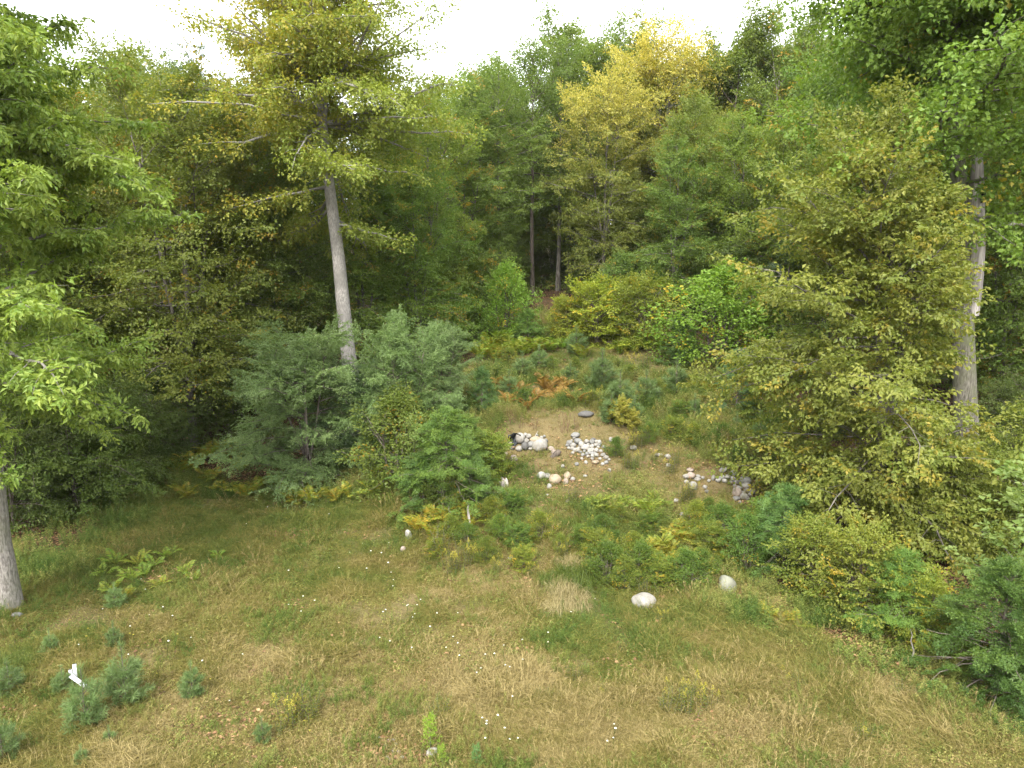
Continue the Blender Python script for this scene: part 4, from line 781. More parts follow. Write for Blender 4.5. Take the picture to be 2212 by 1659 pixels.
SH = [('bush_b', 955, 1092, 1030, 'low dark leafy bush skirting the hemlock bush', 'leafy_bush', 'deep_leaf', (1.2, 1.2, .9), 1.5),
      ('hemlock_b', 1015, 1080, 985, 'low hemlock bush on the stone-heap side of the larger one', 'hemlock_bush', None, (.95, .92, .75), 1.5),
      ('hemlock_b', 915, 1085, 985, 'low hemlock bush behind the birch sapling', 'hemlock_bush', None, (.85, .85, .7), 1.5),
      ('bush_a', 1060, 1030, 950, 'yellow-green leafy bush edging the black plastic', 'leafy_bush', 'beech_leaf', (.9, 1.05, .8), 1.2),('hemlock_a', 965, 1072, 895, 'dark green hemlock bush with fern-like sprays by the stone heap', 'hemlock_bush', None, (1.1, 1.05, .75), 1.2),
      ('hemlock_b', 1010, 1040, 905, 'yellow-green hemlock bush leaning towards the dark plastic', 'hemlock_bush', 'hemlock_leaf', (1.25, 1.1, .75), 1.3),
      ('bush_b', 860, 1050, 880, 'dark leafy bush between locust and hemlock', 'leafy_bush', 'deep_leaf', (1.4, 1.35, 1), 1.3),
      ('sapling', 898, 1072, 912, 'slender pale-leaved birch sapling in front of the hemlock bush', 'birch_sapling', None, None, .8),
      ('hemlock_b', 1042, 905, 800, 'small dark hemlock by the orange ferns', 'hemlock_bush', None, (.9, .95, 1), .9),
      ('bush_b', 1092, 735, 598, 'tall fresh green maple bush at the top of the clearing', 'leafy_bush', 'maple_leaf', (1.35, 1.45, 1), 1.0),
      ('hemlock_a', 1140, 740, 672, 'low dark yew-like bush beneath the maple bush', 'hemlock_bush', None, (1.3, 1.3, 1), 1.2),
      ('bush_a', 1290, 742, 625, 'rounded yellow-green beech bush in front of the dark wood', 'beech_bush', None, (1.4, 1.45, .9), 1.35),
      ('bush_a', 1390, 748, 618, 'second rounded beech bush, darker, joined to the yellow-green one', 'beech_bush', None, (1.0, 1.05, .8), 1.0),
      ('bush_a', 1225, 735, 655, 'small yellow-green beech bush at the foot of the rounded one', 'beech_bush', None, (1.2, 1.2, .9), 1.1),
      ('bush_b', 1340, 700, 575, 'pale green bush peeping over the rounded beech bushes', 'leafy_bush', 'maple_leaf', (1.0, 1.0, 1.1), 1.1),
      ('bush_b', 1550, 795, 615, 'bushy bright green thicket with a yellow branch tip', 'leafy_bush', 'maple_leaf', (1.45, 1.5, 1.1), 1.45),
      ('bush_a', 1630, 800, 680, 'green bush tucked behind the thicket', 'leafy_bush', None, (.9, 1.05, .9), 1.0),
      ('hemlock_b', 1470, 790, 690, 'dark hemlock beside the bright green thicket', 'hemlock_bush', None, (1, 1, 1), 1.2),
      ('hemlock_b', 1590, 905, 765, 'cone-shaped young spruce in front of the spreading beech', 'spruce_sapling', 'hemlock_leaf', (.95, 1.0, 1.3), .95),
      ('bush_a', 1660, 925, 800, 'green beech bush beside the cone-shaped spruce', 'beech_bush', None, (.9, 1, .8), 1.0),
      ('bush_b', 1690, 1000, 900, 'leafy bush under the reach of the spreading beech', 'leafy_bush', 'maple_leaf', (1, 1, 1), 1.0),
      ('bush_b', 1530, 1140, 1085, 'green bush below the far stone heap', 'leafy_bush', 'weed_leaf', (.9, 1, .9), 1.0),
      ('bush_a', 1660, 1185, 1095, 'dense green cherry bush between the far stone heap and the grey boulder', 'leafy_bush', 'maple_leaf', (1, 1.05, .9), 1.0),
      ('hemlock_a', 1690, 1235, 1060, 'dark hemlock bush uphill of the grey boulder', 'hemlock_bush', None, (1, 1.05, 1), .95),
      ('bush_b', 1610, 1235, 1130, 'glossy dark bush right above the grey boulder', 'leafy_bush', 'maple_leaf', (.85, .95, .9), 1.0),
      ('bush_a', 1760, 1290, 1150, 'yellow-green bush hanging over the rough grass', 'beech_bush', None, (1, 1.05, .9), 1.1),
      ('bush_a', 1850, 1345, 1170, 'yellowing bush halfway along the wooded bank', 'beech_bush', None, (1.05, 1.05, .9), 1.0),
      ('hemlock_a', 1935, 1380, 1200, 'bright-tipped hemlock bush in front of the spreading beech', 'hemlock_bush', None, (1.25, 1.25, .9), 1.05),
      ('bush_a', 1990, 1400, 1260, 'beech bush with broad yellow-green leaves beside the bare white stick', 'beech_bush', None, (1.15, 1.2, .9), 1.0),
      ('hemlock_a', 2150, 1500, 1230, 'dark hemlock bush at the lower end of the wooded bank', 'hemlock_bush', None, (.75, .76, .55), 1.15),
      ('hemlock_b', 2215, 1540, 1330, 'dark hemlock bush touching the edge of the view', 'hemlock_bush', None, (.6, .65, .5), 1.2),
      ('sapling', 2205, 1420, 1060, 'pale-leaved birch leaning in front of the dark hemlocks', 'birch_sapling', None, (.9, .95, .9), 1.3),
      ('bush_b', 1800, 1330, 1240, 'small dark bush at the grass edge', 'leafy_bush', 'deep_leaf', (1.4, 1.4, 1), 1.0),
      ('bush_b', 2060, 1440, 1330, 'small leafy bush between hemlocks and grass', 'leafy_bush', 'deep_leaf', (1.3, 1.4, 1), 1.0)]
for q, (kd, u, vb, vt, lab, nm, lm, tn, sx) in enumerate(SH): shrub(kd, u, vb, vt, lab, nm, 'sapling' if 'sapling' in nm else 'bush', lm, tn, q*1.9, sx, 'bushes round the clearing')
# pine saplings (u, v of the foot, v of the tip, width factor, label)
PN = [(187, 1578, 1462, .95, 'bluish pine sapling in front of the white pipes'), (273, 1525, 1415, 1.12, 'widest bluish pine sapling, just past the white pipes'), (417, 1510, 1440, .95, 'lone bright green pine sapling on the dry lawn'),
      (248, 1400, 1335, 1.0, 'small bluish pine sapling uphill of the widest one'), (110, 1415, 1350, .9, 'small dark pine sapling on the lawn below the smooth grey trunk'), (250, 1315, 1250, 1.1, 'dark little pine sapling nearest the yellow ferns'),
      (22, 1500, 1415, 1.2, 'pine sapling among greenery, level with the white pipes'), (138, 1498, 1430, 1.2, 'low pine sapling leaning against the white pipes'), (8, 1650, 1530, 1.1, 'dark pine sapling at the corner of the lawn'),
      (568, 1605, 1540, 1.0, 'small pine sapling beside the tall goldenrod'), (238, 1612, 1560, 1.1, 'tiny pine sapling below the widest one'), (178, 1660, 1600, 1.0, 'tiny pine sapling at the very foot of the lawn'),
      (1300, 840, 755, 1.3, 'dense dark pine sapling in the middle of the upper clearing'), (1338, 885, 800, 1.3, 'pale pine sapling downhill of the dense dark one'), (1395, 870, 800, 1.4, 'pine sapling in a row above the yellow sumac'),
      (1245, 765, 705, 1.4, 'pine sapling by the yellow ferns at the top'), (1128, 815, 760, 1.4, 'pine sapling above the orange ferns'), (1165, 800, 745, 1.4, 'small pine sapling between orange and yellow ferns'), (1232, 828, 780, 1.3, 'little pine sapling near the brown earth'),
      (1460, 850, 775, 1.2, 'taller pine sapling by the dark hemlock'), (1470, 700, 590, 1.3, 'pale blue pine behind the beech bushes'), (1320, 915, 850, 1.4, 'low pine sapling beside the yellow sumac'), (1640, 975, 890, .9, 'thin pine sapling under the beech'),
      (1590, 945, 890, 1.0, 'short pine sapling at the foot of the young spruce'), (1062, 895, 830, .9, 'upright pale pine sapling beside the small dark hemlock'), (1100, 855, 800, 1.4, 'blue-tinted pine sapling amid orange ferns'),
      (1500, 905, 850, 1.1, 'pine sapling downhill of the taller one'), (1370, 905, 855, 1.3, 'pine sapling next to the tallest yellow leaves')]
for q, (u, vb, vt, sx, lab) in enumerate(PN): shrub('pine_%d' % (q % 3), u, vb, vt-.22*(vb-vt)+(.30*(vb-vt) if 2 < q < 12 else .2*(vb-vt) if q > 11 else 0), lab, 'pine_sapling', 'sapling', None, tuple(np.array([1, 1, 1])*rb.uniform(.85, 1.2)), q*1.3, sx*.82, 'young pines', ('stem', 'branches', 'needles'))

# ------------------------------------------------------------------ thin air between here and the far trees
m, t, out = new_mat('haze'); pv = N(t, 'VolumePrincipled'); pv.inputs['Color'].default_value = (.97, .98, 1, 1); pv.inputs['Density'].default_value = .00016; pv.inputs['Anisotropy'].default_value = .2
t.links.new(pv.outputs[0], out.inputs['Volume'])
bx = np.array([[-330, -230, -3], [330, -230, -3], [330, 430, -3], [-330, 430, -3], [-330, -230, 45], [330, -230, 45], [330, 430, 45], [-330, 430, 45]], float)
tag(link('haze', mesh_np('haze', bx, np.array([[0, 3, 2, 1], [4, 5, 6, 7], [0, 1, 5, 4], [1, 2, 6, 5], [2, 3, 7, 6], [3, 0, 4, 7]]), m)), kind='stuff')

WC = [(1310, 1260, 44), (1350, 1275, 40), (1290, 1215, 38), (1330, 1190, 36), (1385, 1260, 42), (1420, 1270, 40), (1370, 1225, 40), (1300, 1165, 34), (1260, 1180, 32), (1210, 1190, 32), (1165, 1165, 30), (1120, 1185, 30), (1080, 1165, 30), (1050, 1215, 32), (1130, 1230, 28), (1480, 1275, 44), (1515, 1255, 46), (1540, 1200, 44), (1500, 1150, 36), (1560, 1170, 46), (1400, 1150, 30), (1340, 1135, 28),
      (1060, 1130, 28), (1110, 1110, 26), (1010, 1185, 40), (975, 1170, 40), (940, 1205, 34), (1330, 985, 22), (1400, 955, 24), (1450, 945, 26), (1500, 960, 26), (1560, 975, 30), (1470, 905, 26), (1420, 860, 22), (1280, 880, 20), (1130, 880, 20), (1190, 800, 20), (1240, 800, 18), (1360, 815, 20), (1590, 1010, 26), (1150, 795, 20), (1100, 790, 20)]
rw = np.random.default_rng(31)
for q, (u, v, h) in enumerate(WC): shrub(['bush_b', 'bush_a'][q % 3 == 2], u, v, v-h*rw.uniform(1.0, 1.8), '%s knee-high weed clump %s' % (['dark', 'mid-green', 'yellow-green', 'deep bluish-green'][q % 4], by_what(u, v)), 'weed_clump', 'weed', 'weed_leaf', tuple(np.array([(.95, 1.1, .9), (1.25, 1.2, 1), (1.5, 1.35, 1), (.85, 1.05, .95)][q % 4])*rw.uniform(.85, 1.15)), q*1.3, 1.3, 'weed clumps on the slope')

# ------------------------------------------------------------------ stones
import bmesh
def stone_mesh(seed):
    r = np.random.default_rng(seed); bm = bmesh.new(); bmesh.ops.create_icosphere(bm, subdivisions=3, radius=.5)
    ph = r.uniform(0, 6, (6, 3)); fr = r.uniform(1.2, 4.5, (6, 3)); pl = unit(r.normal(0, 1, (5, 3))); cut = r.uniform(.34, .46, 5)
    for v in bm.verts:
        c = np.array(v.co)
        for q in range(5):
            dd = c@pl[q]-cut[q]
            if dd > 0: c = c-pl[q]*dd*.85
        c = c*(1+.05*sum(np.sin(fr[q]@c*2+ph[q, 0])*.5 for q in range(6))); v.co = c
    me = bpy.data.meshes.new('stone'); bm.to_mesh(me); bm.free(); me.polygons.foreach_set('use_smooth', np.ones(len(me.polygons), bool)); me.materials.append(M['stone']); return me
m, t, out = new_mat('stone'); tc = N(t, 'TexCoord'); oi = N(t, 'ObjectInfo')
ad = N(t, 'VectorMath', operation='ADD'); t.links.new(tc.outputs['Object'], ad.inputs[0]); t.links.new(oi.outputs['Location'], ad.inputs[1])
n1 = N(t, 'TexNoise'); n1.inputs['Scale'].default_value = 2.4; n1.inputs['Detail'].default_value = 8; n1.inputs['Roughness'].default_value = .65
n2 = N(t, 'TexNoise'); n2.inputs['Scale'].default_value = 22; n2.inputs['Detail'].default_value = 5
t.links.new(ad.outputs[0], n1.inputs[0]); t.links.new(ad.outputs[0], n2.inputs[0])
c = mixc(t, (.33, .315, .29), (.19, .18, .16), mathn(t, 'MULTIPLY', mathn(t, 'SUBTRACT', n1.outputs[0], .42, clamp=True), 3.5, clamp=True))
c = mixc(t, c, (.085, .08, .07), mathn(t, 'MULTIPLY', mathn(t, 'SUBTRACT', n2.outputs[0], .58, clamp=True), 3.0, clamp=True))
c = mixc(t, c, oi.outputs['Color'], 1, 'MULTIPLY')
p = N(t, 'BsdfPrincipled'); p.inputs['Roughness'].default_value = .85; p.inputs['Specular IOR Level'].default_value = .25; t.links.new(c, p.inputs['Base Color'])
b = N(t, 'Bump'); b.inputs['Strength'].default_value = .35; b.inputs['Distance'].default_value = .02; t.links.new(n2.outputs[0], b.inputs['Height']); t.links.new(b.outputs[0], p.inputs['Normal']); t.links.new(p.outputs[0], out.inputs[0])
M['stone'] = m
STONES = [stone_mesh(300+q) for q in range(9)]
rs = np.random.default_rng(8)
TONE = {'w': (.86, .85, .83), 'p': (.84, .82, .79), 'g': (.6, .61, .62), 't': (.95, .80, .60), 'd': (.36, .36, .37), 'k': (.9, .76, .68)}
def stone(u, v, wp, hp, label, group=None, tone='p', name='stone', q=None, up=.3, rz=None):
    b = P(u, v+hp*.15); s = depth(b)/FPX; w_, h_ = wp*s*1.22, hp*s*1.26
    gx_, gy_ = (ground(b[0]+.2, b[1])-ground(b[0]-.2, b[1]))/.4, (ground(b[0], b[1]+.2)-ground(b[0], b[1]-.2))/.4; nn = unit(np.array([-float(gx_), -float(gy_)-.35, 1.]))
    o = link(name, STONES[int(rs.integers(0, 9)) if q is None else q], None, b+nn*min(w_, h_)*up, (rs.normal(0, .12), rs.normal(0, .12), rs.normal(0, .35) if rz is None else rz), (w_, (w_+h_)*.5, h_))
    tn = np.array(TONE[tone])*rs.uniform(.88, 1.1); o.color = (*tn, 1); tag(o, label, 'boulder' if name == 'boulder' else 'stone', group); return o
Z2 = lambda X, Y: (1032.2+X/6, 884.8+Y/6)
Z3 = lambda X, Y: (1400.9+X/6, 958.5+Y/6)
Z4 = lambda X, Y: (811+X*.2, 1032.2+Y*.2)
Z5 = lambda X, Y: (1253.4+X*.2, 1105.9+Y*.2)
def stones(zf, sc, rows, label, group):
    for r_ in rows:
        X, Y, W_, H_ = r_[:4]; tn = r_[4] if len(r_) > 4 else ('w', 'p', 'p', 'g')[int(rs.integers(0, 4))]
        if len(r_) > 5: lb = r_[5]
        else:
            xs, ys = [q[0] for q in rows], [q[1] for q in rows]; fx, fy = (X-min(xs))/(max(xs)-min(xs)), (Y-min(ys))/(max(ys)-min(ys))
            lb = '%s %s stone at the %s of %s, %s' % ('bigger' if W_*H_ > 3400 else 'small', {'w': 'whitish', 'p': 'pale grey', 'g': 'mid-grey', 'k': 'pinkish', 't': 'tan', 'd': 'dark grey'}[tn], 'top' if fy < .33 else 'middle' if fy < .62 else 'foot', label, 'plastic side' if fx < .33 else 'centre' if fx < .66 else 'beech side')
        stone(*zf(X, Y), W_*sc, H_*sc, lb, group, tn)
stones(Z2, 1/6, [(550, 365, 110, 115, 'p', 'large egg-shaped pale stone next to the black plastic'), (660, 345, 60, 55), (615, 325, 45, 40), (745, 390, 125, 70, 't', 'long tan stone lying across the top of the heap by the black plastic'), (630, 402, 62, 58),
    (690, 455, 95, 70, 'g'), (610, 475, 88, 88, 'd', 'darkest round stone in the heap by the black plastic'), (535, 508, 78, 62, 'p'), (805, 470, 170, 145, 'p', 'biggest slanting slab-like stone in the heap by the black plastic'), (685, 508, 62, 34), (822, 365, 42, 42), (415, 437, 55, 48, 'k'), (440, 498, 60, 42, 'd'),
    (880, 402, 45, 50), (945, 517, 80, 62, 'k'), (985, 560, 60, 70, 'k'), (770, 330, 30, 26), (860, 345, 34, 28)], 'the heap beside the plastic', 'stones in the heap by the black plastic')
stones(Z2, 1/6, [(1265, 330, 100, 58, 'g', 'flat grey stone topping the heap of small pale stones'), (1250, 362, 48, 36), (1190, 432, 78, 58), (1235, 462, 72, 52), (1300, 410, 92, 62), (1340, 455, 78, 72), (1410, 412, 58, 48), (1480, 417, 58, 68), (1535, 415, 52, 42), (1575, 425, 48, 58),
    (1395, 492, 100, 64, 'w', 'largest white stone in the heap of small pale stones'), (1430, 455, 42, 38), (1480, 477, 52, 46), (1530, 457, 62, 38), (1465, 522, 92, 42), (1280, 527, 88, 48), (1535, 530, 56, 52), (1590, 542, 52, 38), (1360, 592, 42, 46), (1410, 577, 46, 42), (1490, 570, 92, 38), (1540, 592, 62, 42),
    (1625, 592, 62, 46), (1630, 487, 52, 38), (1485, 602, 42, 42), (1480, 640, 46, 32), (1660, 622, 62, 42), (1665, 687, 52, 42), (1615, 707, 46, 38), (1705, 787, 44, 36), (1520, 682, 88, 44, 't'), (1440, 550, 38, 32), (1380, 542, 42, 32), (1560, 490, 36, 32), (1330, 552, 42, 32),
    (1570, 460, 46, 36), (1165, 462, 52, 34), (1100, 737, 42, 42), (1280, 712, 46, 42), (1400, 687, 42, 42), (1225, 500, 50, 40), (1180, 500, 44, 34), (1310, 500, 40, 34), (1430, 610, 44, 34), (1345, 640, 40, 34), (1580, 640, 44, 34), (1230, 565, 44, 36), (1700, 650, 36, 30), (1215, 400, 36, 30), (1500, 385, 46, 40, 'd')],
    'the loose pale heap', 'stones in the loose pale heap')
stones(Z2, 1/6, [(325, 592, 112, 74, 't', 'tan rounded stone lying apart, beside the hemlock bush'), (457, 655, 92, 88, 'k', 'pinkish grey stone lying apart below the black plastic'), (815, 865, 100, 80, 'w', 'pale blocky stone, first of the row below the heaps'), (892, 868, 80, 64, 'w', 'pale stone touching the blocky one in the row below the heaps'),
    (990, 915, 140, 115, 't', 'largest tan stone of the row below the heaps'), (1160, 867, 80, 95, 't', 'upright tan stone ending the row below the heaps'), (925, 1002, 56, 68, 'p', 'small pale stone at the lower tip of the row'), (1135, 942, 64, 78, 'k', 'pale pinkish stone under the upright tan one'), (1230, 907, 56, 50, 'p', 'small stone beside the upright tan one'),
    (1390, 862, 50, 30, 'w', 'flat white stone in weeds beyond the row'), (2010, 495, 90, 54, 'p', 'lone pale stone uphill between the two loose heaps'), (895, 1108, 40, 22, 'w', 'tiny flat white stone in weeds below the row'), (1250, 1160, 50, 40, 'p', 'small pale stone in weeds above the yellow ferns'), (1165, 1190, 54, 30, 'w', 'flat white stone above the yellow ferns'),
    (1400, 70, 175, 70, 'd', 'wide flat dark grey rock behind the dry brown stalks'), (1720, 390, 50, 60, 'p', 'tilted pale stone beyond the loose pale heap')], '', 'stones scattered on the slope')
stones(Z3, 1/6, [(960, 345, 90, 55, 'w', 'white angular stone topping the far stone heap'), (1100, 385, 88, 64), (945, 440, 72, 44), (1010, 432, 84, 44), (835, 442, 40, 62), (1085, 457, 64, 58), (1130, 497, 54, 48), (1175, 502, 34, 42), (1240, 482, 135, 95, 'g', 'big grey stone in the middle of the far stone heap'), (1250, 547, 112, 74), (1150, 582, 92, 54),
    (1290, 582, 62, 44), (1135, 637, 105, 105, 'k', 'large rounded stone low in the far stone heap'), (1215, 642, 64, 48), (1270, 602, 72, 44), (1340, 622, 95, 64), (1230, 692, 104, 74), (1130, 712, 104, 44), (1280, 712, 44, 44), (1180, 757, 34, 34), (1015, 822, 64, 34), (630, 462, 74, 44), (490, 497, 54, 44), (725, 562, 54, 44), (750, 622, 44, 44),
    (640, 422, 54, 38), (1400, 482, 64, 34), (1580, 617, 64, 54), (1740, 702, 44, 38), (1680, 612, 74, 38), (900, 472, 64, 44), (980, 482, 64, 44), (1060, 500, 50, 36), (1190, 560, 40, 34), (1110, 540, 46, 36), (1300, 520, 44, 40), (1310, 660, 56, 40), (780, 480, 40, 34), (700, 440, 46, 36)],
    'the far heap', 'stones in the far heap')
stones(Z3, 1/6, [(490, 427, 84, 54, 'p', 'pale stone lying in front of the pinkish one near the far heap'), (545, 412, 96, 70, 'k', 'pinkish stone leading up to the far heap'), (570, 552, 96, 104, 'w', 'white blotched stone half covered by weeds near the far heap'), (265, 287, 56, 50, 'w', 'small white stone alone on the bare bank'), (255, 172, 74, 48, 'p', 'pale stone on the bare earth bank'),
    (130, 147, 105, 30, 'p', 'long flat stone on the bare earth bank'), (540, 342, 84, 44, 'k', 'brownish flat stone uphill of the pinkish one'), (435, 947, 84, 80, 'w', 'white stone above the bright yellow ferns'), (515, 1142, 84, 84, 'w', 'white stone among the bright yellow ferns'), (750, 1147, 64, 64, 'p', 'pale stone beside the yellow goldenrod in the ferns'),
    (245, 957, 54, 44, 'p', 'small pale stone near the white one above the ferns'), (360, 742, 64, 44, 'w', 'white stone glinting in weeds above the yellow ferns')], '', 'stones scattered on the slope')
stones(Z5, .2, [(1255, 828, 90, 80, 't', 'tan stone between the white and the grey boulder'), (1360, 942, 104, 64, 't', 'tan half-buried stone in front of the grey boulder'), (1560, 930, 84, 48, 'p', 'small pale stone at the foot of the grey boulder'), (1320, 982, 44, 34, 'p', 'little stone in the grass in front of the tan ones'),
    (765, 732, 84, 84, 'g', 'grey stone in weeds uphill of the white boulder'), (1105, 502, 74, 64, 'p', 'grey stone under the yellow fern leaves')], '', 'stones scattered on the slope')
stones(Z4, .2, [(985, 190, 95, 74, 'w', 'white stone on top of the root mound'), (740, 282, 95, 44, 'p', 'pale flat stone by the hemlock bush and the root mound'), (360, 620, 64, 104, 'w', 'tall white stone at the near side of the root mound'), (300, 780, 54, 64, 'k', 'pinkish stone at the lower side of the root mound'), (1465, 875, 74, 38, 'p', 'flat pale stone in grass before the root mound')], '', 'stones round the root mound')
stone(1390, 1306, 43, 31, 'white boulder with a thin plant stem growing up against it', None, 'w', 'boulder', 2, .36, .1).color = (.80, .785, .74, 1)
stone(1568, 1272, 34, 42, 'grey-green upright boulder at the edge of the bushes', None, 'g', 'boulder', 5, .34, -.2).color = (.58, .61, .50, 1)
stone(934, 1626, 24, 13, 'pale stone under the bright seedling at the foot of the lawn', None, 'w')
stone(38, 1331, 20, 12, 'small grey stone in front of the smooth grey trunk', None, 'g')
for q in range(16): stone(815+rs.uniform(0, 60), 1575+rs.uniform(0, 75), rs.uniform(6, 13), rs.uniform(4, 8), 'small pale pebble in the worn patch of lawn', 'pebbles in the worn patch', ('w', 'p', 'k')[q % 3], 'pebble')

# ------------------------------------------------------------------ black plastic, dead wood, pipes
b = P(*Z2(475, 445)); s = depth(b)/FPX/6; r = np.random.default_rng(4); n = 16
X, Y = np.meshgrid(np.linspace(-.5, .5, n), np.linspace(-.5, .5, n)); Zz = r.normal(0, .05, (n, n))+.14*np.sin(7*X+3*Y)+.12*np.cos(6*Y-2*X)
V = np.stack([X.ravel()*165*s, -Y.ravel()*40*s+Zz.ravel()*.3, Y.ravel()*150*s+Zz.ravel()*.25], 1); i, j = np.meshgrid(np.arange(n-1), np.arange(n-1)); k0 = (j*n+i).ravel()
tag(link('plastic_sheet', mesh_np('plastic_sheet', V, np.stack([k0, k0+1, k0+n+1, k0+n], 1), plain_mat('black_plastic', (.012, .014, .016), .28, .5), True), None, b+np.array([0, -.05, .2])), 'crumpled black plastic sheet tucked beside the stone heap', 'plastic')
def wood(name, label, cat, u, v, polys, mat='dead_wood', k=7):
    """polys: lists of (dx px, dy px up, depth m, radius px)"""
    b = P(u, v); s = depth(b)/FPX; T = Tubes()
    for pl in polys:
        a = np.array(pl, float); T.add(np.stack([a[:, 0]*s, a[:, 2], a[:, 1]*s], 1), a[:, 3]*s, k)
    o = link(name, T.mesh(name, M[mat]), None, b-np.array([0, 0, .03])); return tag(o, label, cat)
wood('stump', 'jagged pale grey tree stump with upright splinters', 'stump', *Z2(345, 985), [[(0, -4, 0, 9), (-1, 6, 0, 8), (-3, 14, 0, 5), (-5, 21, 0, 1)], [(3, 0, 0, 6), (5, 9, 0, 4.5), (4, 16, 0, 2.5), (3, 20, 0, .6)], [(-5, 0, .02, 5), (-9, 8, .03, 3), (-13, 13, 0, 1), (-14, 15, 0, .4)], [(5, -3, -.05, 5), (11, -6, -.1, 4), (18, -10, -.1, 3), (24, -14, -.1, 1)]])
wood('log', 'weathered grey piece of root wood below the jagged stump', 'log', *Z2(430, 1130), [[(-14, 2, 0, 3), (-4, 5, 0, 6), (6, 4, 0, 6), (14, 1, 0, 4)], [(-6, 4, 0, 4), (-12, 8, .1, 3), (-18, 10, .1, 2), (-22, 12, .1, .6)]])
wood('log', 'brown broken log end leaning between the two stone heaps', 'log', *Z2(1020, 600), [[(-12, -2, -.1, 5), (-3, 4, 0, 6.5), (3, 9, .02, 6.5), (7, 13, .05, 5)]], 'brown_bark')
wood('stick', 'long grey branch lying on the ground behind the jagged stump', 'branch', *Z2(400, 870), [[(-10, 3, 0, 1.6), (0, 1, 0, 1.6), (8, -1, -.05, 1.3), (16, -3, -.1, .8)]])
wood('stick', 'thin branch propped on the heap by the black plastic', 'branch', *Z2(690, 400), [[(-3, -8, -.1, .9), (3, 4, -.1, .9), (10, 14, 0, .8), (15, 21, .1, .4)]])
wood('dead_snag', 'upright whitish root end standing on the root mound', 'snag', *Z4(1010, 560), [[(2, -8, 0, 3), (2, 12, 0, 3), (0, 32, 0, 3.2), (-2, 50, 0, 2.2), (-1, 57, 0, .8)], [(3, -10, 0, 2), (6, -16, -.1, 1.8), (7, -22, -.15, 1.3), (8, -26, -.2, .5)]])
wood('stick', 'short pale stick standing in the weeds past the root mound', 'branch', *Z4(1388, 455), [[(-1, -2, 0, 1.2), (0, 6, 0, 1.4), (2, 12, 0, 1.6), (2, 17, 0, 1.2)]])
wood('stump', 'uprooted stump with grey roots hanging out of the root mound', 'stump', *Z4(600, 800), [[(-14, -2, 0, 3), (-10, 6, 0, 4), (0, 8, -.05, 4.5), (10, 6, 0, 3)], [(-13, 4, -.1, 2), (-15, -6, -.15, 1.6), (-16, -16, -.2, 1.4), (-15, -23, -.2, .6)], [(8, 4, 0, 7), (12, 8, 0, 8), (14, 12, 0, 6), (15, 16, 0, 3)]])
wood('stick', 'bare whitish crooked sapling stem standing at the grass edge of the wooded bank', 'branch', 1968, 1442, [[(0, -2, 0, 2), (0, 25, 0, 2), (3, 42, 0, 1.8), (-2, 55, 0, 1.4)], [(-2, 55, 0, 1.4), (-6, 66, 0, 1.2), (-4, 78, 0, .9), (-9, 92, 0, .5)]])
pvc = plain_mat('white_pvc', (.6, .61, .62), .35, .5, .12, 9); pin = plain_mat('pipe_inside', (.10, .10, .11), .7)
def pipe(u0, v0, u1, v1, dpx, label, dy=0.0):
    a = P(u0, v0); s = depth(a)/FPX; tip = a+np.array([(u1-u0)*s, dy, (v0-v1)*s*1.08]); ax = tip-a; L_ = np.linalg.norm(ax); ax = ax/L_
    bm = bmesh.new(); R_ = dpx*s*.5; nn = 20; rings = []
    for rad, zz in ((R_, -.06), (R_, L_), (R_*.84, L_), (R_*.84, L_*.3)): rings.append([bm.verts.new((rad*cos(q*2*pi/nn), rad*sin(q*2*pi/nn), zz)) for q in range(nn)])
    for ra, rb_ in zip(rings, rings[1:]):
        for q in range(nn): bm.faces.new((ra[q], ra[(q+1) % nn], rb_[(q+1) % nn], rb_[q]))
    f = bm.faces.new(rings[-1]); 
    for q, fc in enumerate(bm.faces): fc.smooth = (q < nn); fc.material_index = 1 if q >= 2*nn else 0
    me = bpy.data.meshes.new('pipe'); bm.to_mesh(me); bm.free(); me.materials.append(pvc); me.materials.append(pin)
    o = link('pipe', me, None, a); from mathutils import Vector
    o.rotation_mode = 'QUATERNION'; o.rotation_quaternion = Vector(ax).to_track_quat('Z', 'Y'); tag(o, label, 'pipe', 'white plastic pipes on the lawn')
pipe(165, 1479, 160, 1439, 7.5, 'tallest upright white plastic pipe, standing behind the other two', .06)
pipe(161, 1484, 155, 1447, 6.5, 'upright white plastic pipe leaning against the tallest one')
pipe(196, 1491, 164, 1452, 8.5, 'white plastic pipe slanting down behind the pine sapling', -.1)

# ------------------------------------------------------------------ ferns: every frond a part
def frond_mesh(seed, mat):
    r = np.random.default_rng(seed); L = Leaves(); n = 15; T = []
    f = np.linspace(.12, .99, n); px_ = .42*f+.12*f*f; pz = .72*f-.34*f**2.6
    tx = np.gradient(px_); tz = np.gradient(pz); d = unit(np.stack([tx, np.zeros(n), tz], 1)); ln = .17*np.sin(pi*np.clip(f*.93+.1, 0, 1))**.8+.02
    for sg in (-1, 1):
        a = unit(d*.45+np.array([0, sg, 0])+np.array([0, 0, -.2])+r.normal(0, .08, (n, 3)))
        L.add(np.stack([px_, np.zeros(n), pz], 1), a, np.cross(a, d)*sg*-1+r.normal(0, .1, (n, 3)), ln, np.full(n, .045), r.random(n), np.clip(r.normal(.15, .25, n), 0, 1))
    L.add(np.array([[0, 0, 0.], [.22, 0, .30]]), np.array([[.55, 0, .75], [.7, 0, .5]]), np.array([[0, 1., 0], [0, 1., 0]]), np.array([.38, .3]), np.array([.016, .012]), np.array([.5, .5]))
    return L.mesh('frond', M[mat], .12, .1)
FROND = [frond_mesh(400+q, 'fern_leaf') for q in range(4)]
rf = np.random.default_rng(9)
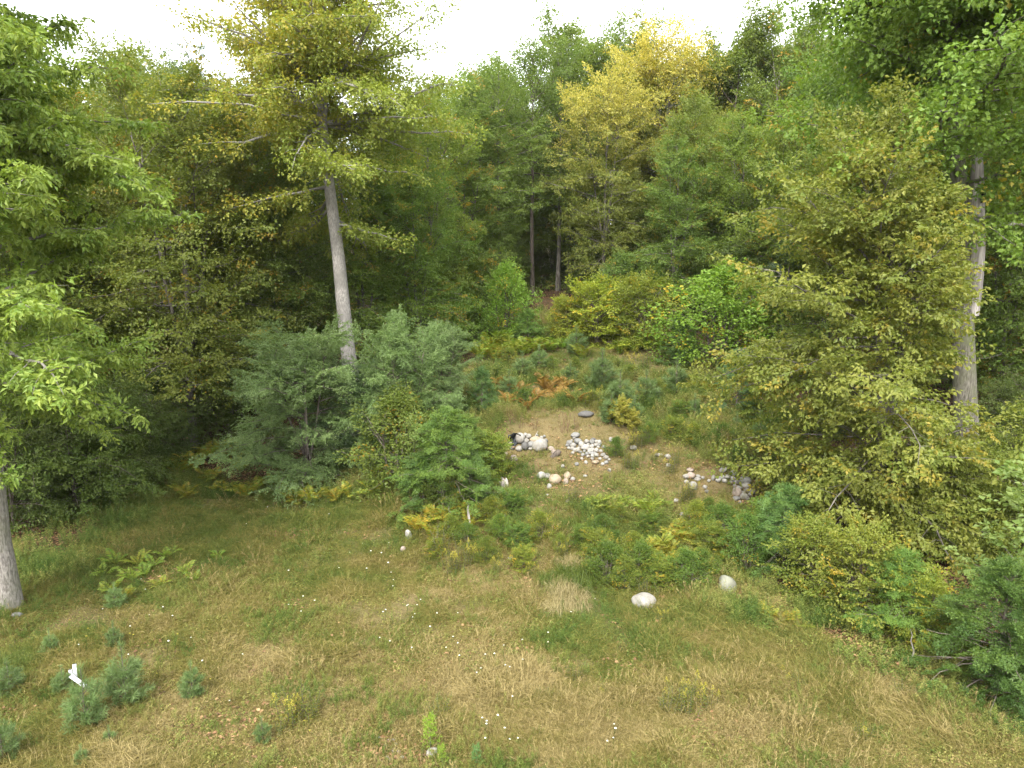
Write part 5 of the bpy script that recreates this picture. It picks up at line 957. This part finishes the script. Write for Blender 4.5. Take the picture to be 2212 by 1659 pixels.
def fern(u, v, hp, label, mat='fern_leaf', n=8, tint=None, group='ferns'):
    b = P(u, v); s = hp*depth(b)/FPX/.42
    e = link('fern', None, None, b, (0, 0, rf.uniform(0, 6)), s); tag(e, label, 'fern', group)
    tn = np.array(tint or (1, 1, 1))*rf.uniform(.8, 1.2)*np.array([rf.uniform(.8, 1.1), 1, .9])
    if mat == 'fern_yellow' and rf.random() < .4: mat = 'fern_leaf'
    for q in range(n):
        o = link('frond', FROND[int(rf.integers(0, 4))], e, (0, 0, 0), (rf.normal(0, .15), rf.uniform(-.35, .2), 2*pi*q/n+rf.normal(0, .25)), rf.uniform(.7, 1.1)); use_mat(o, M[mat]); o.color = (*tn, 1)
for u, v, h in [(1310, 1108, 34), (1335, 1100, 30), (1400, 1115, 34), (1422, 1098, 28), (1290, 1095, 26), (1325, 1118, 28), (1412, 1122, 26)]: fern(u, v, h, 'yellow-green fern in the patch below the row of tan stones', 'fern_yellow', 9, (.85, .95, 1), 'ferns below the row of tan stones')
for u, v, h in [(1445, 1205, 34), (1470, 1175, 36), (1425, 1190, 32), (1495, 1215, 32), (1460, 1240, 32), (1505, 1190, 30), (1412, 1218, 30), (1545, 1222, 30), (1480, 1255, 28), (1520, 1245, 28), (1450, 1165, 30), (1490, 1160, 30), (1435, 1230, 28), (1400, 1195, 28), (1530, 1205, 28), (1475, 1225, 30)]: fern(u, v, h, 'bright yellow fern in the thick patch uphill of the white boulder', 'fern_yellow', 9, None, 'ferns uphill of the white boulder')
for u, v, h in [(1060, 765, 26), (1085, 758, 26), (1105, 770, 26), (1130, 772, 24), (1160, 770, 24), (1190, 765, 22), (1215, 758, 20), (1040, 782, 26), (1072, 785, 24), (1260, 778, 20), (1340, 770, 20), (1370, 765, 22), (1400, 760, 22), (1432, 762, 22), (1465, 755, 20), (1350, 752, 18)]: fern(u, v-4, h*1.35, 'yellow-green fern atop the clearing, '+by_what(u, v), 'fern_yellow', 8, (.8, .98, .9), 'ferns across the top of the clearing')
for u, v, h in [(1180, 845, 28), (1200, 855, 28), (1217, 840, 26), (1170, 830, 24), (1195, 870, 26), (1155, 866, 26), (1100, 876, 26), (1120, 856, 24), (1085, 838, 24), (1228, 866, 26), (1242, 876, 26), (1140, 884, 24)]: fern(u, v, h, 'orange fern, %s edge of its patch, %s' % ('upper' if v < 850 else 'lower', by_what(u+40, v)), 'fern_orange', 8, None, 'orange ferns of the upper clearing')
for u, v, h in [(1520, 860, 30), (1537, 848, 28), (1503, 852, 26), (1528, 880, 26)]: fern(u, v, h, 'golden fern beside the cone-shaped young spruce', 'fern_yellow', 8, (1, .85, 1), 'ferns beside the young spruce')
for u, v, h in [(430, 1008, 38), (462, 992, 36), (408, 1018, 36), (492, 990, 34), (520, 1018, 34), (450, 1045, 34), (560, 1066, 34), (620, 1070, 32), (590, 1056, 32), (672, 1090, 32), (722, 1086, 32), (642, 1095, 32), (762, 1080, 30), (402, 1080, 32), (530, 1076, 32), (380, 1028, 34), (800, 1076, 30), (475, 1070, 30)]: fern(u, v, h, '%s green fern on the shaded bank, %s' % ('tall' if h > 33 else 'low', by_what(u, v)), 'fern_leaf', 8, (.95, 1, 1), 'ferns on the shaded bank')
for u, v, h in [(250, 1222, 26), (300, 1222, 24), (282, 1256, 26), (312, 1246, 24), (362, 1206, 24), (272, 1296, 26), (242, 1280, 28), (420, 1256, 20), (332, 1226, 22), (402, 1240, 20), (470, 1210, 20), (225, 1245, 24), (345, 1270, 20)]: fern(u, v, h, 'low yellow fern on the lawn near the dark low beech', 'fern_yellow', 6, (.8, .95, 1), 'yellow ferns on the lawn')
for u, v, h in [(1640, 1330, 26), (1690, 1350, 28), (1722, 1360, 28), (1662, 1340, 24)]: fern(u, v, h, 'yellow fern at the foot of the bushes past the grey boulder', 'fern_yellow', 7, None, 'ferns past the grey boulder')
for u, v, h in [(950, 1130, 34), (985, 1120, 34), (920, 1136, 32), (902, 1148, 30), (1010, 1142, 30), (935, 1165, 30)]: fern(u, v, h, 'green fern growing on the root mound', 'fern_leaf', 8, (1.15, 1.1, 1), 'ferns on the root mound')
# yellow sumac-like plant
SUM = grow('sumac', 150, .9, .015, prof([(0, .3), (.5, .5), (1, .3)]), 12, T_PIN, (.11, .42), ('twig_bark', 'fern_yellow'), h0=.25, elev=(15, 60), bend=-.2, spray=.42, subs=2, per=1, stems=3, flat=.4)
for u, v, h, lab in [(1340, 915, 42, 'yellow feathery-leaved sumac above the loose pale stone heap'), (1365, 925, 30, 'lower yellow sumac next to the feathery one')]:
    b = P(u, v); put(SUM, 'sumac', lab, 'shrub', b, u, h*depth(b)/FPX/.9, None, None, None, (1.1, .95, 1), ('stem', 'branches', 'foliage'))

# ------------------------------------------------------------------ goldenrod, dry stalks, grass clumps
def goldenrod(seed, n=14, H=.8, fl=.55):
    r = np.random.default_rng(seed); T, L, Fl = Tubes(), Leaves(), Leaves()
    for s_ in range(n):
        o = np.array([*r.normal(0, .14, 2), 0]); h = H*r.uniform(.6, 1.1); ln = r.normal(0, .14, 2)*h; f = np.linspace(0, 1, 4)
        T.add(np.stack([o[0]+ln[0]*f**1.5, o[1]+ln[1]*f**1.5, h*f], 1), np.linspace(.006, .003, 4), 3)
        m_ = int(h*42); f = np.linspace(.12, .95, m_); az = np.arange(m_)*2.4
        L.add(np.stack([o[0]+ln[0]*f**1.5, o[1]+ln[1]*f**1.5, h*f], 1), np.stack([np.cos(az), np.sin(az), .35+0*f], 1), np.array([0, 0, 1.])+r.normal(0, .3, (m_, 3)), .11*(1.2-.7*f), np.full(m_, .02), r.random(m_), np.clip(r.normal(.1, .2, m_), 0, 1))
        if r.random() < fl:
            tp = np.array([o[0]+ln[0], o[1]+ln[1], h]); q = 46; a = r.uniform(0, 6.28, q); g = r.random(q)
            Fl.add(tp+np.stack([np.cos(a)*.11*(1-g)*r.random(q)**.5, np.sin(a)*.11*(1-g)*r.random(q)**.5, -.10+.18*g], 1), r.normal(0, 1, (q, 3)), r.normal(0, 1, (q, 3)), r.uniform(.02, .035, q), np.full(q, .018), r.random(q))
    return {'trunk': T.mesh('goldenrod_stems', M['twig_bark']), 'branches': L.mesh('goldenrod_leaves', M['weed_leaf']), 'crown': Fl.mesh('goldenrod_flowers', M['yellow_flower']) if Fl.p else None, 'H': H}
GR = [goldenrod(500, 18, .8, .3), goldenrod(501, 12, .8, .25), goldenrod(502, 18, .8, .08), goldenrod(503, 9, .8, .55)]
def rod(u, v, hp, label, q=0, group=None):
    b = P(u, v); return put(GR[q], 'goldenrod', label, 'wildflower', b-np.array([0, 0, .02]), u*.37, hp*depth(b)/FPX/.8, group, None, None, None, ('stems', 'leaves', 'flowers'))
for u, v, h, q, lab in [(640, 1560, 88, 0, 'tall goldenrod clump with yellow tips on the near lawn'), (675, 1545, 62, 2, 'leafy goldenrod touching the tall clump'), (612, 1590, 50, 1, 'low goldenrod in front of the tall clump'), (1480, 1545, 74, 0, 'wide goldenrod clump in the flattened grass'), (1515, 1535, 62, 3, 'goldenrod with dull yellow heads next to the wide clump'), (1445, 1540, 60, 1, 'thin goldenrod on the near side of the wide clump'),
    (945, 1560, 66, 2, 'bright leafy weed clump alone in the middle of the lawn'), (1180, 1515, 40, 2, 'small leafy weed on the straw-coloured lawn'), (1240, 1470, 44, 2, 'dark leafy weed clump at the edge of the flattened grass'), (1860, 1600, 56, 1, 'thin goldenrod near the lower end of the wooded bank'), (980, 1235, 60, 0, 'goldenrod on the near side of the root mound'), (1015, 1220, 56, 3, 'goldenrod leaning over the root mound'),
    (955, 1200, 66, 2, 'dense green weed clump below the uprooted stump'), (1300, 1505, 36, 1, 'small goldenrod in the flattened grass'), (1425, 1345, 36, 3, 'small goldenrod in front of the white boulder'), (1720, 1490, 50, 1, 'slender goldenrod on the open rough grass'), (1945, 1505, 50, 2, 'slender green weed by the bare whitish stem'), (1395, 1290, 50, 2, 'weed clump growing behind the white boulder'), (1330, 1250, 60, 2, 'tall weed clump beside the dry grass clump'), (1350, 1200, 46, 0, 'goldenrod uphill of the dry grass clump')]: rod(u, v, h, lab, q)
rr = np.random.default_rng(21); n_ = 0
while n_ < 46:
    u, v = rr.uniform(1010, 1620), rr.uniform(790, 1260)
    p_ = P(u, v)
    if not inside(p_[None, 0], p_[None, 1])[0] or abs(u-1210) < 110 and 880 < v < 1000: continue
    rod(u, v, rr.uniform(28, 50), 'goldenrod '+by_what(u, v)+' among the weeds', int(rr.integers(0, 4)), 'goldenrod on the slope'); n_ += 1
def stalks(seed, n=9, H=.9):
    r = np.random.default_rng(seed); T = Tubes(); L = Leaves()
    for s_ in range(n):
        o = np.array([*r.normal(0, .09, 2), 0]); tp = o+np.array([*r.normal(0, .16, 2), H*r.uniform(.6, 1.1)]); T.add([o, o*.5+tp*.5+r.normal(0, .02, 3), tp], [.009, .008, .005], 4)
        q = 10; f = r.uniform(.5, 1, q)[:, None]; L.add(o+(tp-o)*f, r.normal(0, 1, (q, 3)), r.normal(0, 1, (q, 3)), r.uniform(.02, .05, q), np.full(q, .018), r.random(q))
    return {'trunk': T.mesh('dry_stalks', M['dry_stem']), 'crown': L.mesh('seed_heads', M['dry_stem']), 'H': H}
m, t, out = new_mat('brown_stalk'); p = N(t, 'BsdfPrincipled'); p.inputs['Base Color'].default_value = (.13, .07, .04, 1); p.inputs['Roughness'].default_value = .8; t.links.new(p.outputs[0], out.inputs[0]); M['brown_stalk'] = m
DS = [stalks(510), stalks(511, 6), stalks(512, 14, .7)]
for u, v, h, q, lab in [(1221, 935, 44, 0, 'tallest clump of dry brown stalks between the two stone heaps'), (1245, 928, 34, 1, 'dry brown stalks just past the tallest clump'), (1155, 928, 30, 1, 'dry brown stalks above the long tan stone'), (1125, 925, 30, 1, 'dry brown stalks above the black plastic'), (1105, 915, 32, 0, 'dry brown stalks beside the rusty bush'), (1075, 900, 30, 2, 'rusty brown withered bush beside the small dark hemlock')]:
    b = P(u, v); put(DS[q], 'dry_stalks', lab, 'dead plant', b, u, h*depth(b)/FPX/.9, None, None, 'brown_stalk', None, ('stalks', None, 'seed_heads'))
def clump(seed, n, ln, mat, lean=.35):
    r = np.random.default_rng(seed); az = r.uniform(0, 2*pi, n); rad = .26*np.sqrt(r.random(n)); base = np.stack([rad*np.cos(az), rad*np.sin(az), 0*az], 1)
    d = unit(np.stack([r.normal(0, lean, n)+base[:, 0]*2, r.normal(-.1, lean, n)+base[:, 1]*2, np.ones(n)], 1))
    V, F, tt = strips(r, base, d, ln*r.uniform(.55, 1.15, n), np.full(n, .008), r.uniform(1.0, 3.2, n)); return mesh_np('grass_clump', V, F, mat, False, {'tint': (tt, 'FACE'), 'aut': (np.zeros(len(tt)), 'FACE')})
CS, CG = clump(520, 520, .75, M['straw'], .6), clump(521, 480, .75, M['weed_leaf'], .6)
for u, v, h, me, lab in [(1232, 1300, 58, CS, 'bleached straw-coloured grass tussock, the palest one'), (1205, 1318, 44, CS, 'low straw tussock on the near side of the palest one'), (1250, 1312, 44, CS, 'straw tussock drooping towards the brown hollow'), (1215, 1275, 48, CS, 'straw tussock mixed into green blades'),
                         (1262, 1262, 60, CG, 'green tussock of long arching grass behind the palest one'), (1225, 1250, 54, CG, 'green grass tussock uphill of the straw ones'), (1285, 1235, 54, CG, 'green tussock next to the yellow ferns'), (1190, 1262, 46, CG, 'green tussock at the lawn side of the straw ones'), (1240, 1225, 46, CS, 'straw tussock farthest up the slope'), (1235, 1140, 40, CG, 'spiky green grass tussock below the row of tan stones')]:
    b = P(u, v); o = link('grass_tussock', me, None, b-np.array([0, 0, .02]), (0, 0, u), h*depth(b)/FPX/.62); tag(o, lab, 'grass tussock', 'grass tussocks'); o.color = (*(np.array([1, 1, 1])*rf.uniform(.8, 1.1)), 1)
# ------------------------------------------------------------------ small white and yellow flowers in the lawn
def flower(rad, dome, mat, n=11):
    r = np.random.default_rng(int(rad*1000)); L = Leaves(); az = np.linspace(0, 2*pi, n, endpoint=False)
    L.add(np.zeros((n, 3))+np.array([0, 0, .28]), np.stack([np.cos(az), np.sin(az), 0*az+dome], 1), np.tile([0, 0, 1.], (n, 1)), np.full(n, rad), np.full(n, rad*.75), r.random(n))
    L.add(np.zeros((n, 3))+np.array([0, 0, .285]), np.stack([np.cos(az+.3), np.sin(az+.3), 0*az+dome+.4], 1), np.tile([0, 0, 1.], (n, 1)), np.full(n, rad*.6), np.full(n, rad*.6), r.random(n))
    T = Tubes(); T.add([(.02, 0, 0), (.01, .005, .15), (0, 0, .28)], [.004, .003, .003], 3); return T.mesh('flower_stem', M['weed_leaf']), L.mesh('flower_head', mat, .05, .05)
M['white_flower'] = leaf_mat('white_flower', (.72, .72, .66), (.8, .8, .78), trans=.3)
FW, FY = flower(.018, .12, M['white_flower']), flower(.018, .3, M['yellow_flower'])
def bloom(u, v, kind, label, group, s=1.0):
    b = P(u, v); e = link('wildflower', None, None, b, (rr.normal(0, .15), rr.normal(0, .15), rr.uniform(0, 6)), s*rr.uniform(.75, 1.2)); tag(e, label, 'wildflower', group)
    link('stem', kind[0], e); link('flower_head', kind[1], e)
for (cu, cv, su, sv, n), lab in zip([(880, 1360, 60, 50, 26), (660, 1290, 60, 40, 9), (1010, 1440, 40, 40, 9), (1060, 1590, 35, 25, 12), (1160, 1450, 35, 25, 6), (290, 1350, 60, 60, 12), (1330, 1610, 14, 12, 6), (800, 1200, 40, 40, 8), (400, 1470, 90, 70, 7), (560, 1150, 80, 30, 5), (1140, 1420, 70, 50, 8)],
        ['white wildflower in the thick sprinkling on the middle of the lawn', 'white wildflower on the ochre part of the lawn', 'white wildflower beside the straw-coloured patch', 'white wildflower in the cluster at the foot of the lawn', 'white wildflower at the edge of the flattened grass', 'white wildflower uphill of the pine saplings', 'white wildflower in the small tuft low on the straw grass', 'white wildflower near the root mound', 'white wildflower between the pine saplings and the goldenrod', 'white wildflower on the greener back of the lawn', 'white wildflower on the flattened green grass']):
    for q in range(int(n*.75)): bloom(cu+rr.normal(0, su), cv+rr.normal(0, sv), FW, lab, lab.replace('wildflower', 'wildflowers', 1), 1.0)
for cu, cv in [(190, 1395), (187, 1412), (285, 1400), (380, 1404), (338, 1490), (452, 1492), (655, 1598), (683, 1600), (290, 1397), (1570, 1370), (1595, 1372), (1440, 1335), (500, 1410), (150, 1380)]: bloom(cu, cv, FY, 'tiny yellow wildflower dotted on the lawn', 'yellow wildflowers on the lawn', 1.1)
# bright seedlings low on the lawn
for u, v, vt, lab in [(930, 1625, 1550, 'bright lime seedling at the foot of the lawn'), (955, 1655, 1610, 'second lime seedling just below the bright one'), (1030, 1660, 1610, 'bluish-green seedling at the lower border of the view')]: shrub('sapling', u, v, vt, lab, 'seedling', 'seedling', 'birch_leaf', (1.1, 1.25, .5) if u < 1000 else (.6, .9, 1.0), u, .9, None, ('stem', None, 'foliage'))
